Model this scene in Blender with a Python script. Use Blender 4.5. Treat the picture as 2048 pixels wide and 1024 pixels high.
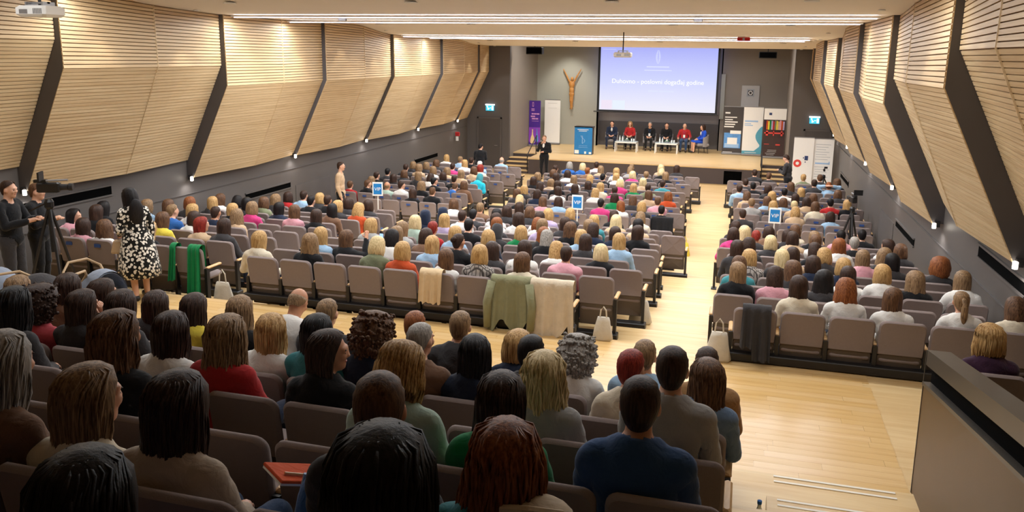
import bpy, math, random
import numpy as np
from mathutils import Matrix, Vector
for _o in list(bpy.data.objects): bpy.data.objects.remove(_o)
SC = bpy.context.scene
COL = SC.collection
R = math.radians
PI = math.pi
# ------------------------------------------------------------------ camera
YAW, PITCH, ROLL = .274069, .189582, -.0143347
_s, _c = math.sin, math.cos
_f = Vector((-_s(YAW)*_c(PITCH), _c(YAW)*_c(PITCH), -_s(PITCH)))
_r = Vector((_c(YAW), _s(YAW), 0))
_d = _f.cross(_r)
_r2 = _c(ROLL)*_r + _s(ROLL)*_d
_d2 = -_s(ROLL)*_r + _c(ROLL)*_d
cam = bpy.data.cameras.new('camera')
cam.sensor_width = 36
cam.lens = 1635.0/2048*36
cam.shift_y = -(512-421.9)/2048
cam.clip_start = .05
cam.clip_end = 200
camo = bpy.data.objects.new('camera', cam)
COL.objects.link(camo)
camo.matrix_world = Matrix(((_r2.x, -_d2.x, -_f.x, 0), (_r2.y, -_d2.y, -_f.y, 0), (_r2.z, -_d2.z, -_f.z, 0), (0, 0, 0, 1)))
SC.camera = camo
# ------------------------------------------------------------------ world, exposure
w = bpy.data.worlds.new('world')
SC.world = w
w.use_nodes = True
w.node_tree.nodes['Background'].inputs[0].default_value = (.9, .95, 1, 1)
w.node_tree.nodes['Background'].inputs[1].default_value = .05
SC.view_settings.view_transform = 'Standard'
SC.view_settings.look = 'None'
SC.view_settings.gamma = 1
SC.view_settings.exposure = 0.23
SC.view_settings.use_curve_mapping = False
# ------------------------------------------------------------------ hall constants (metres, eye at the origin, stage towards +Y)
XC = -4.075                    # hall axis
ZC, ZF = -3.55, -4.85          # cross aisle, floor before the stage
STG = -4.20                    # stage top
YSF, YDW, YBK = 32.4, 33.5, 38.3
PY = [2.15+4.25*i for i in range(8)] + [33.4]     # near ends of the wall panels
CEIL = [(-3, 2.3), (2, 1.9), (6, 1.35), (9, 1.02), (12, .81), (13.5, .745), (15, .71), (17, .695), (18.5, .735), (20, .79), (21, .74), (22, .64), (23.3, .53), (25, .515), (27.5, .555), (28.7, .54), (30, .45), (31.3, .36), (33.45, .33)]
def ceil_z(y):
    return float(np.interp(y, [a for a, b in CEIL], [b for a, b in CEIL]))
# large area lights: the LED lines let into the ceiling
def area(name, loc, sx, sy, power, col=(.93, .97, 1), rot=(0, 0, 0)):
    l = bpy.data.lights.new(name, 'AREA')
    l.shape = 'RECTANGLE'; l.size = sx; l.size_y = sy; l.energy = power; l.color = col
    o = bpy.data.objects.new(name, l); COL.objects.link(o); o.location = loc; o.rotation_euler = rot
    return o
def spot(name, loc, power, size=80, blend=.6, col=(1, .95, .88), rot=(0, 0, 0), rad=.06):
    l = bpy.data.lights.new(name, 'SPOT')
    l.spot_size = R(size); l.spot_blend = blend; l.energy = power; l.color = col; l.shadow_soft_size = rad
    o = bpy.data.objects.new(name, l); COL.objects.link(o); o.location = loc; o.rotation_euler = rot
    return o
LED_Y = [6.6, 10.7, 14.95, 17.1, 23.6, 25.8]
LED_P = [160, 275, 350, 360, 395, 395]
for _y, _p in zip(LED_Y, LED_P):
    area('led_line_light', (XC-.1, _y, ceil_z(_y)-.08), 12.0, .03, _p)
# ------------------------------------------------------------------ helpers
class MB:
    def __init__(s): s.v = []; s.f = []; s.m = []
    def add(s, v, f, m=0):
        n = len(s.v); s.v += [tuple(p) for p in v]; s.f += [tuple(i+n for i in q) for q in f]; s.m += [m]*len(f); return s
    def box(s, x0, x1, y0, y1, z0, z1, m=0):
        return s.add([(x0, y0, z0), (x1, y0, z0), (x1, y1, z0), (x0, y1, z0), (x0, y0, z1), (x1, y0, z1), (x1, y1, z1), (x0, y1, z1)],
                     [(0, 3, 2, 1), (4, 5, 6, 7), (0, 1, 5, 4), (1, 2, 6, 5), (2, 3, 7, 6), (3, 0, 4, 7)], m)
    def cbox(s, c, d, m=0, b=0):
        x, y, z = c; a, e, h = d[0]/2, d[1]/2, d[2]/2
        if not b: return s.box(x-a, x+a, y-e, y+e, z-h, z+h, m)
        rings = []
        for zz, k in ((z-h, b), (z-h+b, 0), (z+h-b, 0), (z+h, b)):
            rings.append([(x-a+k+(b-k)*0, y-e+k+b*0, zz)])
            rings[-1] = [(x-a+k+b, y-e+k, zz), (x+a-k-b, y-e+k, zz), (x+a-k, y-e+k+b, zz), (x+a-k, y+e-k-b, zz), (x+a-k-b, y+e-k, zz), (x-a+k+b, y+e-k, zz), (x-a+k, y+e-k-b, zz), (x-a+k, y-e+k+b, zz)]
        return s.loft(rings, m=m)
    def loft(s, rings, closed=True, cap=True, m=0):
        n = len(rings[0]); v = [p for r in rings for p in r]; f = []
        for i in range(len(rings)-1):
            for j in range(n if closed else n-1):
                k = (j+1) % n
                f.append((i*n+j, i*n+k, (i+1)*n+k, (i+1)*n+j))
        if cap and closed:
            f.append(tuple(range(n))[::-1]); f.append(tuple(range((len(rings)-1)*n, len(rings)*n)))
        return s.add(v, f, m)
    def tube(s, pts, r, n=6, m=0, cap=True):
        pts = [Vector(p) for p in pts]; rings = []
        rs = r if isinstance(r, (list, tuple)) else [r]*len(pts)
        for i, p in enumerate(pts):
            t = (pts[min(i+1, len(pts)-1)]-pts[max(i-1, 0)]).normalized()
            u = t.cross(Vector((0, 0, 1)) if abs(t.z) < .95 else Vector((1, 0, 0))).normalized(); w_ = t.cross(u)
            rings.append([tuple(p+rs[i]*(math.cos(2*PI*k/n)*u+math.sin(2*PI*k/n)*w_)) for k in range(n)])
        return s.loft(rings, cap=cap, m=m)
    def lathe(s, prof, c=(0, 0, 0), n=14, m=0, a0=0, a1=2*PI, cap=True):
        full = abs(a1-a0-2*PI) < 1e-6
        k = n if full else n+1
        rings = [[(c[0]+r*math.cos(a0+(a1-a0)*i/n), c[1]+r*math.sin(a0+(a1-a0)*i/n), c[2]+z) for i in range(k)] for r, z in prof]
        return s.loft(rings, closed=full, cap=cap and full, m=m)
    def ell(s, c, r, n=10, m=0):
        rings = []
        for i in range(n+1):
            t = PI*i/n-PI/2; q = max(math.cos(t), .02)
            rings.append([(c[0]+r[0]*q*math.cos(2*PI*k/(n+4)), c[1]+r[1]*q*math.sin(2*PI*k/(n+4)), c[2]+r[2]*math.sin(t)) for k in range(n+4)])
        return s.loft(rings, m=m)
    def mesh(s, name, smooth=False):
        me = bpy.data.meshes.new(name); me.from_pydata(s.v, [], s.f)
        if any(s.m): me.polygons.foreach_set('material_index', s.m)
        if smooth: me.polygons.foreach_set('use_smooth', [True]*len(s.f))
        return me
    def build(s, name, mats, parent=None, loc=None, rz=0, smooth=False):
        me = s.mesh(name, smooth)
        for mm in (mats if isinstance(mats, (list, tuple)) else [mats]): me.materials.append(M(mm))
        return link(name, me, parent, loc, rz)
def link(name, data, parent=None, loc=None, rz=0):
    o = bpy.data.objects.new(name, data); COL.objects.link(o)
    if parent is not None: o.parent = parent
    if loc is not None: o.location = loc
    if rz: o.rotation_euler.z = rz
    return o
def tag(o, label=None, cat=None, group=None, kind=None):
    for k, v in (('label', label), ('category', cat), ('group', group), ('kind', kind)):
        if v: o[k] = v
    return o
def empty(name, loc=(0, 0, 0), rz=0):
    o = bpy.data.objects.new(name, None); COL.objects.link(o); o.location = loc; o.rotation_euler.z = rz; return o
def copy_tree(o, parent=None):
    c = o.copy(); COL.objects.link(c)
    if parent is not None: c.parent = parent
    for ch in list(o.children): copy_tree(ch, c)
    return c
ORD = 'first second third fourth fifth sixth seventh eighth ninth tenth eleventh twelfth thirteenth fourteenth fifteenth sixteenth'.split()
# ------------------------------------------------------------------ materials
def lin(h):
    if isinstance(h, str):
        h = h.lstrip('#'); h = [int(h[i:i+2], 16)/255 for i in (0, 2, 4)]
    return tuple(x/12.92 if x <= .04045 else ((x+.055)/1.055)**2.4 for x in h)
MATS = {}
def newmat(name):
    m = bpy.data.materials.new(name); m.use_nodes = True; MATS[name] = m
    nt = m.node_tree; return m, nt, nt.nodes['Principled BSDF']
def node(nt, t, **kw):
    n = nt.nodes.new(t)
    for k, v in kw.items():
        if k.startswith('i_'):
            key = k[2:]
            n.inputs[int(key) if key.isdigit() else key.replace('_', ' ')].default_value = v
        else: setattr(n, k, v)
    return n
def coords(nt, scale=(1, 1, 1), rot=(0, 0, 0)):
    t = node(nt, 'ShaderNodeTexCoord'); mp = node(nt, 'ShaderNodeMapping')
    mp.inputs['Scale'].default_value = scale; mp.inputs['Rotation'].default_value = rot
    nt.links.new(t.outputs['Object'], mp.inputs['Vector']); return mp.outputs['Vector']
def plain(name, col, rough=.6, metal=0, var=.06, scale=12, bump=0, bscale=60, spec=.5):
    m, nt, b = newmat(name); c = lin(col)
    b.inputs['Roughness'].default_value = rough; b.inputs['Metallic'].default_value = metal
    b.inputs['Specular IOR Level'].default_value = spec
    v = coords(nt)
    n = node(nt, 'ShaderNodeTexNoise', i_Scale=scale, i_Detail=3.0); nt.links.new(v, n.inputs['Vector'])
    r = node(nt, 'ShaderNodeMix', data_type='RGBA')
    r.inputs[6].default_value = (*[x*(1-var) for x in c], 1); r.inputs[7].default_value = (*[min(1, x*(1+var)) for x in c], 1)
    nt.links.new(n.outputs['Fac'], r.inputs[0]); nt.links.new(r.outputs[2], b.inputs['Base Color'])
    if bump:
        n2 = node(nt, 'ShaderNodeTexNoise', i_Scale=bscale, i_Detail=2.0); nt.links.new(v, n2.inputs['Vector'])
        bp = node(nt, 'ShaderNodeBump', i_Strength=bump, i_Distance=.01); nt.links.new(n2.outputs['Fac'], bp.inputs['Height']); nt.links.new(bp.outputs[0], b.inputs['Normal'])
    return m
def wood(name, c1, c2, scale, rough=.45, fine=1.0, bump=.1):
    m, nt, b = newmat(name)
    v = coords(nt, scale)
    n = node(nt, 'ShaderNodeTexNoise', i_Scale=fine, i_Detail=5.0, i_Roughness=.65, i_Distortion=.6); nt.links.new(v, n.inputs['Vector'])
    cr = node(nt, 'ShaderNodeValToRGB'); cr.color_ramp.elements[0].position = .3; cr.color_ramp.elements[1].position = .72
    cr.color_ramp.elements[0].color = (*lin(c1), 1); cr.color_ramp.elements[1].color = (*lin(c2), 1)
    nt.links.new(n.outputs['Fac'], cr.inputs[0]); nt.links.new(cr.outputs[0], b.inputs['Base Color'])
    b.inputs['Roughness'].default_value = rough
    bp = node(nt, 'ShaderNodeBump', i_Strength=bump, i_Distance=.004); nt.links.new(n.outputs['Fac'], bp.inputs['Height']); nt.links.new(bp.outputs[0], b.inputs['Normal'])
    return m
def emit(name, col, s, base=None):
    m, nt, b = newmat(name); c = lin(col)
    b.inputs['Base Color'].default_value = (*(base or c), 1); b.inputs['Emission Color'].default_value = (*c, 1); b.inputs['Emission Strength'].default_value = s
    return m
def cloth(name, col, pat=None):
    m, nt, b = newmat(name); c = lin(col); b.inputs['Roughness'].default_value = .9; b.inputs['Specular IOR Level'].default_value = .2
    b.inputs['Sheen Weight'].default_value = .15
    v = coords(nt)
    n = node(nt, 'ShaderNodeTexNoise', i_Scale=9.0, i_Detail=3.0); nt.links.new(v, n.inputs['Vector'])
    r = node(nt, 'ShaderNodeMix', data_type='RGBA')
    r.inputs[6].default_value = (*[x*.82 for x in c], 1); r.inputs[7].default_value = (*[min(1, x*1.14) for x in c], 1)
    nt.links.new(n.outputs['Fac'], r.inputs[0]); out = r.outputs[2]
    if pat == 'floral':
        vo = node(nt, 'ShaderNodeTexVoronoi', i_Scale=22.0); nt.links.new(v, vo.inputs['Vector'])
        n3 = node(nt, 'ShaderNodeTexNoise', i_Scale=30.0, i_Detail=2.0); nt.links.new(v, n3.inputs['Vector'])
        ad = node(nt, 'ShaderNodeMath', operation='MULTIPLY_ADD'); nt.links.new(n3.outputs['Fac'], ad.inputs[0]); ad.inputs[1].default_value = .9; nt.links.new(vo.outputs['Distance'], ad.inputs[2])
        cr = node(nt, 'ShaderNodeValToRGB'); cr.color_ramp.interpolation = 'CONSTANT'; cr.color_ramp.elements[0].color = (*lin('e9e2d6'), 1); cr.color_ramp.elements[1].position = .90; cr.color_ramp.elements[1].color = (*lin('15130f'), 1)
        nt.links.new(ad.outputs[0], cr.inputs[0]); out = cr.outputs[0]
    if pat == 'plaid':
        ck = node(nt, 'ShaderNodeTexBrick', i_Scale=9.0); ck.inputs['Color1'].default_value = (*lin('b9b2ac'), 1); ck.inputs['Color2'].default_value = (*lin('a29a95'), 1); ck.inputs['Mortar'].default_value = (*lin('55504e'), 1); ck.inputs['Mortar Size'].default_value = .05
        nt.links.new(v, ck.inputs['Vector']); out = ck.outputs[0]
    nt.links.new(out, b.inputs['Base Color'])
    n2 = node(nt, 'ShaderNodeTexNoise', i_Scale=14.0, i_Detail=4.0, i_Distortion=1.0); nt.links.new(v, n2.inputs['Vector'])
    bp = node(nt, 'ShaderNodeBump', i_Strength=.45, i_Distance=.02); nt.links.new(n2.outputs['Fac'], bp.inputs['Height']); nt.links.new(bp.outputs[0], b.inputs['Normal'])
    return m
def hairmat(name, c1, c2):
    m, nt, b = newmat(name); b.inputs['Roughness'].default_value = .5; b.inputs['Specular IOR Level'].default_value = .22
    v = coords(nt, (1, 1, .09))
    n = node(nt, 'ShaderNodeTexNoise', i_Scale=95.0, i_Detail=3.0, i_Roughness=.6); nt.links.new(v, n.inputs['Vector'])
    cr = node(nt, 'ShaderNodeValToRGB'); cr.color_ramp.elements[0].position = .32; cr.color_ramp.elements[1].position = .68
    cr.color_ramp.elements[0].color = (*lin(c1), 1); cr.color_ramp.elements[1].color = (*lin(c2), 1)
    nt.links.new(n.outputs['Fac'], cr.inputs[0]); nt.links.new(cr.outputs[0], b.inputs['Base Color'])
    bp = node(nt, 'ShaderNodeBump', i_Strength=.4, i_Distance=.005); nt.links.new(n.outputs['Fac'], bp.inputs['Height']); nt.links.new(bp.outputs[0], b.inputs['Normal'])
    return m
def M(n): return MATS[n] if isinstance(n, str) else n
wood('slat_oak', 'bb9b70', 'dcc49c', (3, .5, 26), .5, 1.0)
wood('panel_oak', 'b09062', 'ccae82', (3, .45, 18), .5, 1.0)
plain('slat_gap', '7a5d3c', .8)
wood('floor_oak', 'd2ad76', 'e6cb9a', (.7, 9, 9), .40, 1.0, .03)
wood('plank_oak', 'd3a869', 'e5c388', (.8, 14, 6), .3, 1.0, .03)
wood('plank_oak_pale', 'd9b076', 'e9ca94', (.8, 14, 6), .3, 1.0, .03)
wood('arm_wood', 'c99a62', 'e6c08c', (20, 4, 20), .4)
wood('carved_wood', 'a8682c', 'd09a55', (14, 14, 4), .45)
plain('ceiling_paint', 'f4ede3', .85, var=.02, scale=2)
plain('wall_back', '8a8178', .6, var=.04, scale=1)
plain('wall_dark', '262423', .8)
plain('wall_grey', '605b58', .42, var=.05, scale=.7, spec=.4)
plain('wall_grey_light', 'a7a69b', .7, var=.03, scale=1)
plain('wall_charcoal', '5a5553', .6, var=.04, scale=1)
plain('return_black', '555152', .6, var=.1, scale=4)
plain('void_black', '050505', 1.0, spec=.05)  # shade inside the wall air slots is put into this near-black
plain('door_dark', '4c4745', .5, var=.04)
plain('stage_front', '4b4140', .6, var=.06, scale=3)
plain('black_metal', '211f20', .45)
plain('black_plastic', '18181a', .35)
plain('grey_metal', '9a9a9c', .35, .7)
plain('white_paint', 'ecebe8', .5, var=.02)
plain('guard_bronze', '584125', .42, 0, var=.12, scale=2, spec=.45)
plain('guard_cap', '4a453f', .38, .1, var=.08, scale=6)
plain('seat_fabric', '8f827f', .95, var=.06, scale=40, bump=.25, bscale=260, spec=.15)
plain('seat_shell', '5e5248', .55, var=.05, scale=8)
plain('strip_white', 'efe9dd', .5)
plain('skin', 'dba88c', .5, var=.05, scale=20)
plain('skin_tan', 'c68e6e', .5, var=.05, scale=20)
plain('eye_dark', '2a1c18', .3)
plain('lip', 'a8564c', .5)
plain('shoe_black', '1c1a1a', .45)
plain('glass_clear', 'd8e2e4', .08, var=.01)
plain('paper_white', 'f2f1ee', .7, var=.02)
plain('plaque_grey', 'b4b2b2', .5, var=.03)
for k, c in dict(K='1a1a1d', N='222b40', B='2f62a8', C='9dbcd8', T='3f8a93', G='16804a', E='a9bfb2', O='7a8064', W='e9e7e3', I='e2d6bf', S='c9ac8c', R='b22a2c', P='dba0ac', M='d0417f', U='3d2238', Y='e4cf4e', A='c5512a', H='a6a5a4', D='3b393b', V='7b5c48', L='b7a6c8').items(): cloth('cloth_'+k, c)
cloth('cloth_Q', 'b0a8a2', 'plaid'); cloth('cloth_floral', 'ffffff', 'floral')
cloth('cloth_coral', 'cf5560'); cloth('cloth_jacket', '33507c'); cloth('cloth_jeans', '2f4668'); cloth('cloth_cyan', '27b3cf'); cloth('cloth_olive', '8b8a6a'); cloth('cloth_cream', 'd6c6ae'); cloth('cloth_royal', '1f4fc4'); cloth('cloth_knit', 'b8a795'); cloth('cloth_fleece', 'dcc29c'); cloth('cloth_green', '0f7a45'); cloth('cloth_orange', 'd8572a'); cloth('cloth_tweed', '6f86a4'); cloth('cloth_camel', '9a744c'); cloth('cloth_stroller', '8a93a3'); cloth('cloth_canvas', 'd8cfbf')
CNAME = dict(K='black', N='navy', B='blue', C='light blue', T='teal', G='green', E='mint', O='olive', W='white', I='ivory', S='beige', R='red', P='pink', M='magenta', U='dark purple', Y='yellow', A='rust', H='grey', D='charcoal', V='brown', L='lavender', Q='grey plaid')
for k, c in dict(k=('0d0b0c', '241f20'), d=('1f1411', '4a352b'), b=('38241a', '79583f'), m=('5a4330', 'a58663'), a=('5a2c17', 'a2643a'), r=('5a1614', 'a33a2c'), o=('8a6438', 'd6b078'), y=('b39a6c', 'ead6a8'), g=('6e6862', 'b3aca4'), w=('b4b0aa', 'e4e2de'), D=('2c3038', '3a3f48'), N=('1c2744', '2a3a66'), T=('1f9db8', '2fb9d4')).items(): hairmat('hair_'+k, *c)
# ------------------------------------------------------------------ floor
PITCHR = .84
def row_floor(k): return max(ZF, -3.80-.09*k)
RD = [6.15, 5.25, 4.35, 3.42, 2.42, 1.38, .45, -.45, -1.35, -2.25]
RF = [-3.52, -3.26, -3.00, -2.73, -2.42, -2.06, -1.78, -1.5, -1.25, -1.0]
def rear_floor(j): return RF[j]
steps = []                                   # (y0, y1, z) treads over the whole width
for j in range(9, -1, -1):
    steps.append((RD[j]-.36, RD[j-1]-.36 if j else 6.87, rear_floor(j)))
steps[0] = (-4.0, steps[0][1], steps[0][2])
steps.append((6.87, 9.75, ZC))
y = 9.75
for k in range(12):
    steps.append((y, y+PITCHR, row_floor(k))); y += PITCHR
steps.append((y, 39.5, ZF))
b = MB(); XL, XR = -11.6, 3.45
prev = None
for y0, y1, z in steps:
    if prev is not None and prev != z:
        b.add([(XL, y0, prev), (XR, y0, prev), (XR, y0, z), (XL, y0, z)], [(0, 1, 2, 3)] if z > prev else [(3, 2, 1, 0)])
    b.add([(XL, y0, z), (XR, y0, z), (XR, y1, z), (XL, y1, z)], [(0, 1, 2, 3)]); prev = z
floor = tag(b.build('floor', 'floor_oak'), 'pale oak floor stepping down from the rear seats to the stage', kind='structure')
rng = random.Random(5)
pm = {}
row = 0; y = 6.885
while y < 9.70:                               # boards of the cross aisle, one by one
    x = -8.9-rng.random()*1.2
    while x < 1.50:
        L = rng.choice((1.0, 1.3, 1.6, 1.9)); x2 = min(x+L, 1.53)
        key = round(x2-x, 2)
        if key > .1:
            kk = (key, rng.random() < .4)
            if kk not in pm:
                q = MB(); q.box(0, key-.002, 0, .1155, 0, .006); pm[kk] = q.mesh('plank'); pm[kk].materials.append(M('plank_oak_pale' if kk[1] else 'plank_oak'))
            link('plank', pm[kk], floor, (x, y, ZC-.001))
        x = x2
    y += .117
# half steps with white strips in the aisle beside the rear seats
for j in range(4):
    yb = RD[j]-.36
    b = MB(); b.box(.36, 1.48, yb-.002, yb+.45, rear_floor(j)-.005, rear_floor(j)+.131)
    st = tag(b.build('aisle_step', 'floor_oak'), 'oak half step of the aisle stairs, %s up from the cross aisle' % ORD[j], 'step', 'aisle steps')
    for q in (.41, .33):
        s_ = MB(); s_.box(.44, 1.40, yb+q-.013, yb+q+.013, rear_floor(j)+.13, rear_floor(j)+.135); s_.build('grip_strip', 'strip_white', st)
for q in (6.83, 6.74):
    s_ = MB(); s_.box(.44, 1.40, q-.013, q+.013, RF[0]-.001, RF[0]+.006); s_.build('grip_strip', 'strip_white', floor)
# ------------------------------------------------------------------ ceiling
b = MB(); ys = list(np.linspace(-3.5, 12, 12))+list(np.linspace(12.3, 33.45, 90)); n = len(ys)
try:
    cz = [ceil_z(q) for q in ys]
    cz = [sum(cz[max(0, i-2):i+3])/len(cz[max(0, i-2):i+3]) for i in range(n)]
except Exception: pass
v = []
for X in (-11.7, 3.55):
    v += [(X, q, z) for q, z in zip(ys, cz)]
    v += [(X, q, z+.14) for q, z in zip(ys, cz)]
f = []
for i in range(n-1):
    f.append((i, i+1, 2*n+i+1, 2*n+i)); f.append((n+i, 3*n+i, 3*n+i+1, n+i+1))
f.append((n-1, 2*n-1, 4*n-1, 3*n-1)); f.append((0, 2*n, 3*n, n))
b.add(v, f)
ceiling = tag(b.build('ceiling', 'ceiling_paint', smooth=True), 'undulating cream ceiling over the audience', kind='structure')
b = MB(); b.box(-10.2, 2.6, 33.45, 39.2, 1.1, 1.2); b.box(-11.7, 3.6, 33.4, 33.5, .45, 1.25); b.build('ceiling_stage', 'wall_charcoal')['kind'] = 'structure'
emit('led_white', 'f2f0ff', 7.0); emit('lamp_white', 'fff4e2', 7.0)
for i, y in enumerate(LED_Y[2:]):
    q = MB(); x1 = 2.0 if i < 2 else 1.55
    q.box(-10.15, x1, y-.022, y+.022, ceil_z(y)-.06, ceil_z(y)-.03)
    o = q.build('led_strip', 'led_white')
    tag(o, 'thin white light line across the ceiling, %s from the stage' % ('nearest', 'second', 'third', 'farthest')[3-i], 'light', 'ceiling light lines')
    g = MB(); g.box(-10.2, x1+.05, y-.06, y-.036, ceil_z(y)-.05, ceil_z(y)-.025); g.box(-10.2, x1+.05, y+.036, y+.06, ceil_z(y)-.05, ceil_z(y)-.025); g.build('trim', 'white_paint', o)
dn = 0
DL = [(20.7, x) for x in (-9.6, -7.0, -4.4, -1.8, .9)] + [(29.4, x) for x in (-9.2, -6.0, -3.0, 1.1)] + [(12.4, x) for x in (-8.5, -5.2, -2, .8)]
for y, x in DL:
    z = ceil_z(y)
    q = MB(); q.lathe([(.05, .0), (.10, -.006), (.11, -.02), (.085, -.022)], (x, y, z), 16)
    o = q.build('downlight', 'white_paint')
    q = MB(); q.lathe([(.0, -.012), (.084, -.012)], (x, y, z), 16, cap=False); q.build('lens', 'lamp_white', o)
    rown = {20.7: 'middle', 29.4: 'stage-side', 12.4: 'rear'}[y]; idx = [a for a in DL if a[0] == y].index((y, x))
    tag(o, 'round recessed ceiling lamp, %s from the windowless side wall of projector, %s ceiling row' % (ORD[idx], rown), 'light', 'recessed ceiling lamps')
    o['label'] = 'round recessed ceiling lamp, %s from left in the %s ceiling row' % (ORD[idx], rown)
    spot('downlight_lamp', (x, y, z-.03), 95 if y > 15 else 55, 95, .7)
# small ceiling devices
for x, y, lab, c in ((-7.9, 15.3, 'small beige sensor box on ceiling beside the light line, left', 'grey_metal'), (-.9, 15.3, 'small beige sensor box on ceiling beside the light line, right', 'grey_metal')):
    q = MB(); q.cbox((x, y, ceil_z(y)-.05), (.16, .08, .1), b=.01); q.box(x-.02, x+.02, y-.02, y+.02, ceil_z(y)-.02, ceil_z(y)+.02); tag(q.build('ceiling_sensor', c), lab, 'sensor')
q = MB(); q.cbox((0, 0, 0), (.34, .12, .1), b=.015); o = q.build('ceiling_alarm', 'cloth_R', loc=(-.15, 23.3, ceil_z(23.3)-.05)); tag(o, 'small red alarm unit on ceiling near the screen', 'alarm'); q = MB(); q.box(-.03, .03, -.065, .065, -.03, .03); q.build('divider', 'grey_metal', o)
# ------------------------------------------------------------------ side walls with folded oak panels
def wall_side(side):
    sg = 1 if side == 'left' else -1
    mx = (lambda x: x) if side == 'left' else (lambda x: 2*XC-x)
    b = MB(); X = mx(-11.48)
    y0, y1 = -4, 33.5
    b.box(min(X, X-.15*sg), max(X, X-.15*sg), y0, y1, -5.0, 3.2)
    wall = tag(b.build('wall_'+side, 'wall_grey'), 'dark grey lower wall under folded oak panels, %s side' % side, kind='structure')
    def prof(k):
        if k >= 3: return -.73, -2.70
        return {2: (-.32, -2.33), 1: (.12, -1.93), 0: (.5, -1.55)}[k]
    ends = {}
    for k in range(8):
        zc, zb = prof(k); yn, yf = PY[k], PY[k+1]-.005; ym = (yn+min(yf, yn+4.25))/2
        if k == 7: ym = None
        pts = {}
        for nm, yy, xt, xc_, xb in (('n', yn, -10.40, -10.38, -11.32), ('m', ym, -10.355, -10.335, -11.20), ('f', yf, -10.51, -10.505, -11.45)):
            if yy is None: continue
            zt = ceil_z(yy)+.12
            pts[nm] = [(mx(xb), yy, zb), (mx(xc_), yy, zc), (mx(xt), yy, zt)]
        ends[k] = pts
        pn = empty('oak_panel'); pn.parent = wall
        pn['label'] = 'folded oak slat panel, %s from the stage' % ORD[7-k]
        for a, c in ((('n', 'm'), ('m', 'f')) if ym else (('n', 'f'),)):
            for lev in (0, 1):
                A, B_, C, D_ = pts[a][lev], pts[c][lev], pts[c][lev+1], pts[a][lev+1]
                A, B_, C, D_ = map(Vector, (A, B_, C, D_))
                nrm = (B_-A).cross(D_-A).normalized()
                if nrm.x*sg < 0: nrm = -nrm
                # backing board
                g = MB(); rg = []
                for i in range(9):
                    l_, r_ = A.lerp(D_, i/8), B_.lerp(C, i/8); md = [l_.lerp(r_, u) for u in (0, .25, .5, .75, 1)]
                    rg.append([p-nrm*.004 for p in md]+[p-nrm*.03 for p in md[::-1]])
                g.loft(rg)
                g.build('backing_board', 'panel_oak' if lev == 0 and k >= 2 else 'slat_gap', pn)
                # slats, too fine to pick apart
                H = ((D_-A).length+(C-B_).length)/2; ns = max(6, int(H/.062)); g = MB()
                cov = .78 if lev == 1 else (.9 if k >= 3 else .8)
                th = .02 if lev == 1 else .012
                for i in range(ns):
                    t0, t1 = i/ns, (i+cov)/ns
                    p = [A.lerp(D_, t0), B_.lerp(C, t0), B_.lerp(C, t1), A.lerp(D_, t1)]; p = [p[0]-nrm*.012, p[1]-nrm*.012, p[2]-nrm*.012, p[3]-nrm*.012]; o_ = [x_+nrm*(th+.012) for x_ in p]
                    g.add(p+o_, [(4, 5, 6, 7), (0, 1, 5, 4), (2, 3, 7, 6), (1, 2, 6, 5), (3, 0, 4, 7)])
                s_ = g.build('slats', 'slat_oak', pn); s_['kind'] = 'stuff'
        # pale edge trims at fold and top
        if k > 0:
            pf = ends[k-1]['f']; pnr = pts['n']
            g = MB()
            prof_n = [Vector(p) for p in pnr]; prof_f = [Vector((p[0], yn-.002, p[2])) for p in pf]
            out = [Vector((p.x-sg*.0, p.y, p.z)) for p in prof_n]
            far = [Vector((p.x-sg*.25, p.y, p.z)) for p in prof_f]
            far2 = [Vector((p.x, p.y, p.z)) for p in prof_f]
            loop = out+[Vector((far[2].x, yn, far[2].z)), Vector((far[1].x, yn, prof_n[1].z)), Vector((far[0].x, yn, prof_n[0].z))]
            bk = [p+Vector((0, .03, 0)) for p in loop]; nl = len(loop)
            g.add(loop+bk, [tuple(range(nl)), tuple(range(nl, 2*nl))[::-1]]+[(i, (i+1) % nl, nl+(i+1) % nl, nl+i) for i in range(nl)])
            g.build('black_return', 'return_black', pn)
            e = MB(); ss = .012
            e.tube([tuple(p+Vector((sg*.004, .012, 0))) for p in prof_n], .012, 4); e.build('edge_trim', 'slat_oak', pn)
        if ym:
            e = MB(); e.tube([(p[0]+sg*.014, p[1], p[2]) for p in pts['m']], .016, 6); e.build('fold_trim', 'slat_oak', pn)
    # little lamps at the foot of the black returns
    for k in range(2, 8):
        zc, zb = prof(k); yn = PY[k]
        q = MB(); X = mx(-11.33)
        q.lathe([(.02, .04), (.032, .03), (.032, -.05), (.02, -.055)], (X, yn-.05, zb-.02), 10)
        o = q.build('wall_lamp', 'lamp_white'); tag(o, 'small white lamp at foot of black panel joint, %s wall, %s from the stage' % (side, ORD[7-k]), 'light', 'small wall lamps')
        q = MB(); q.cbox((X-sg*.05, yn-.03, zb), (.08, .05, .1)); q.build('bracket', 'black_metal', o)
        spot('wall_lamp_light', (X+sg*.02, yn-.08, zb-.09), 9, 150, .8, (1, .97, .95), (0, 0, 0), .03)
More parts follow.
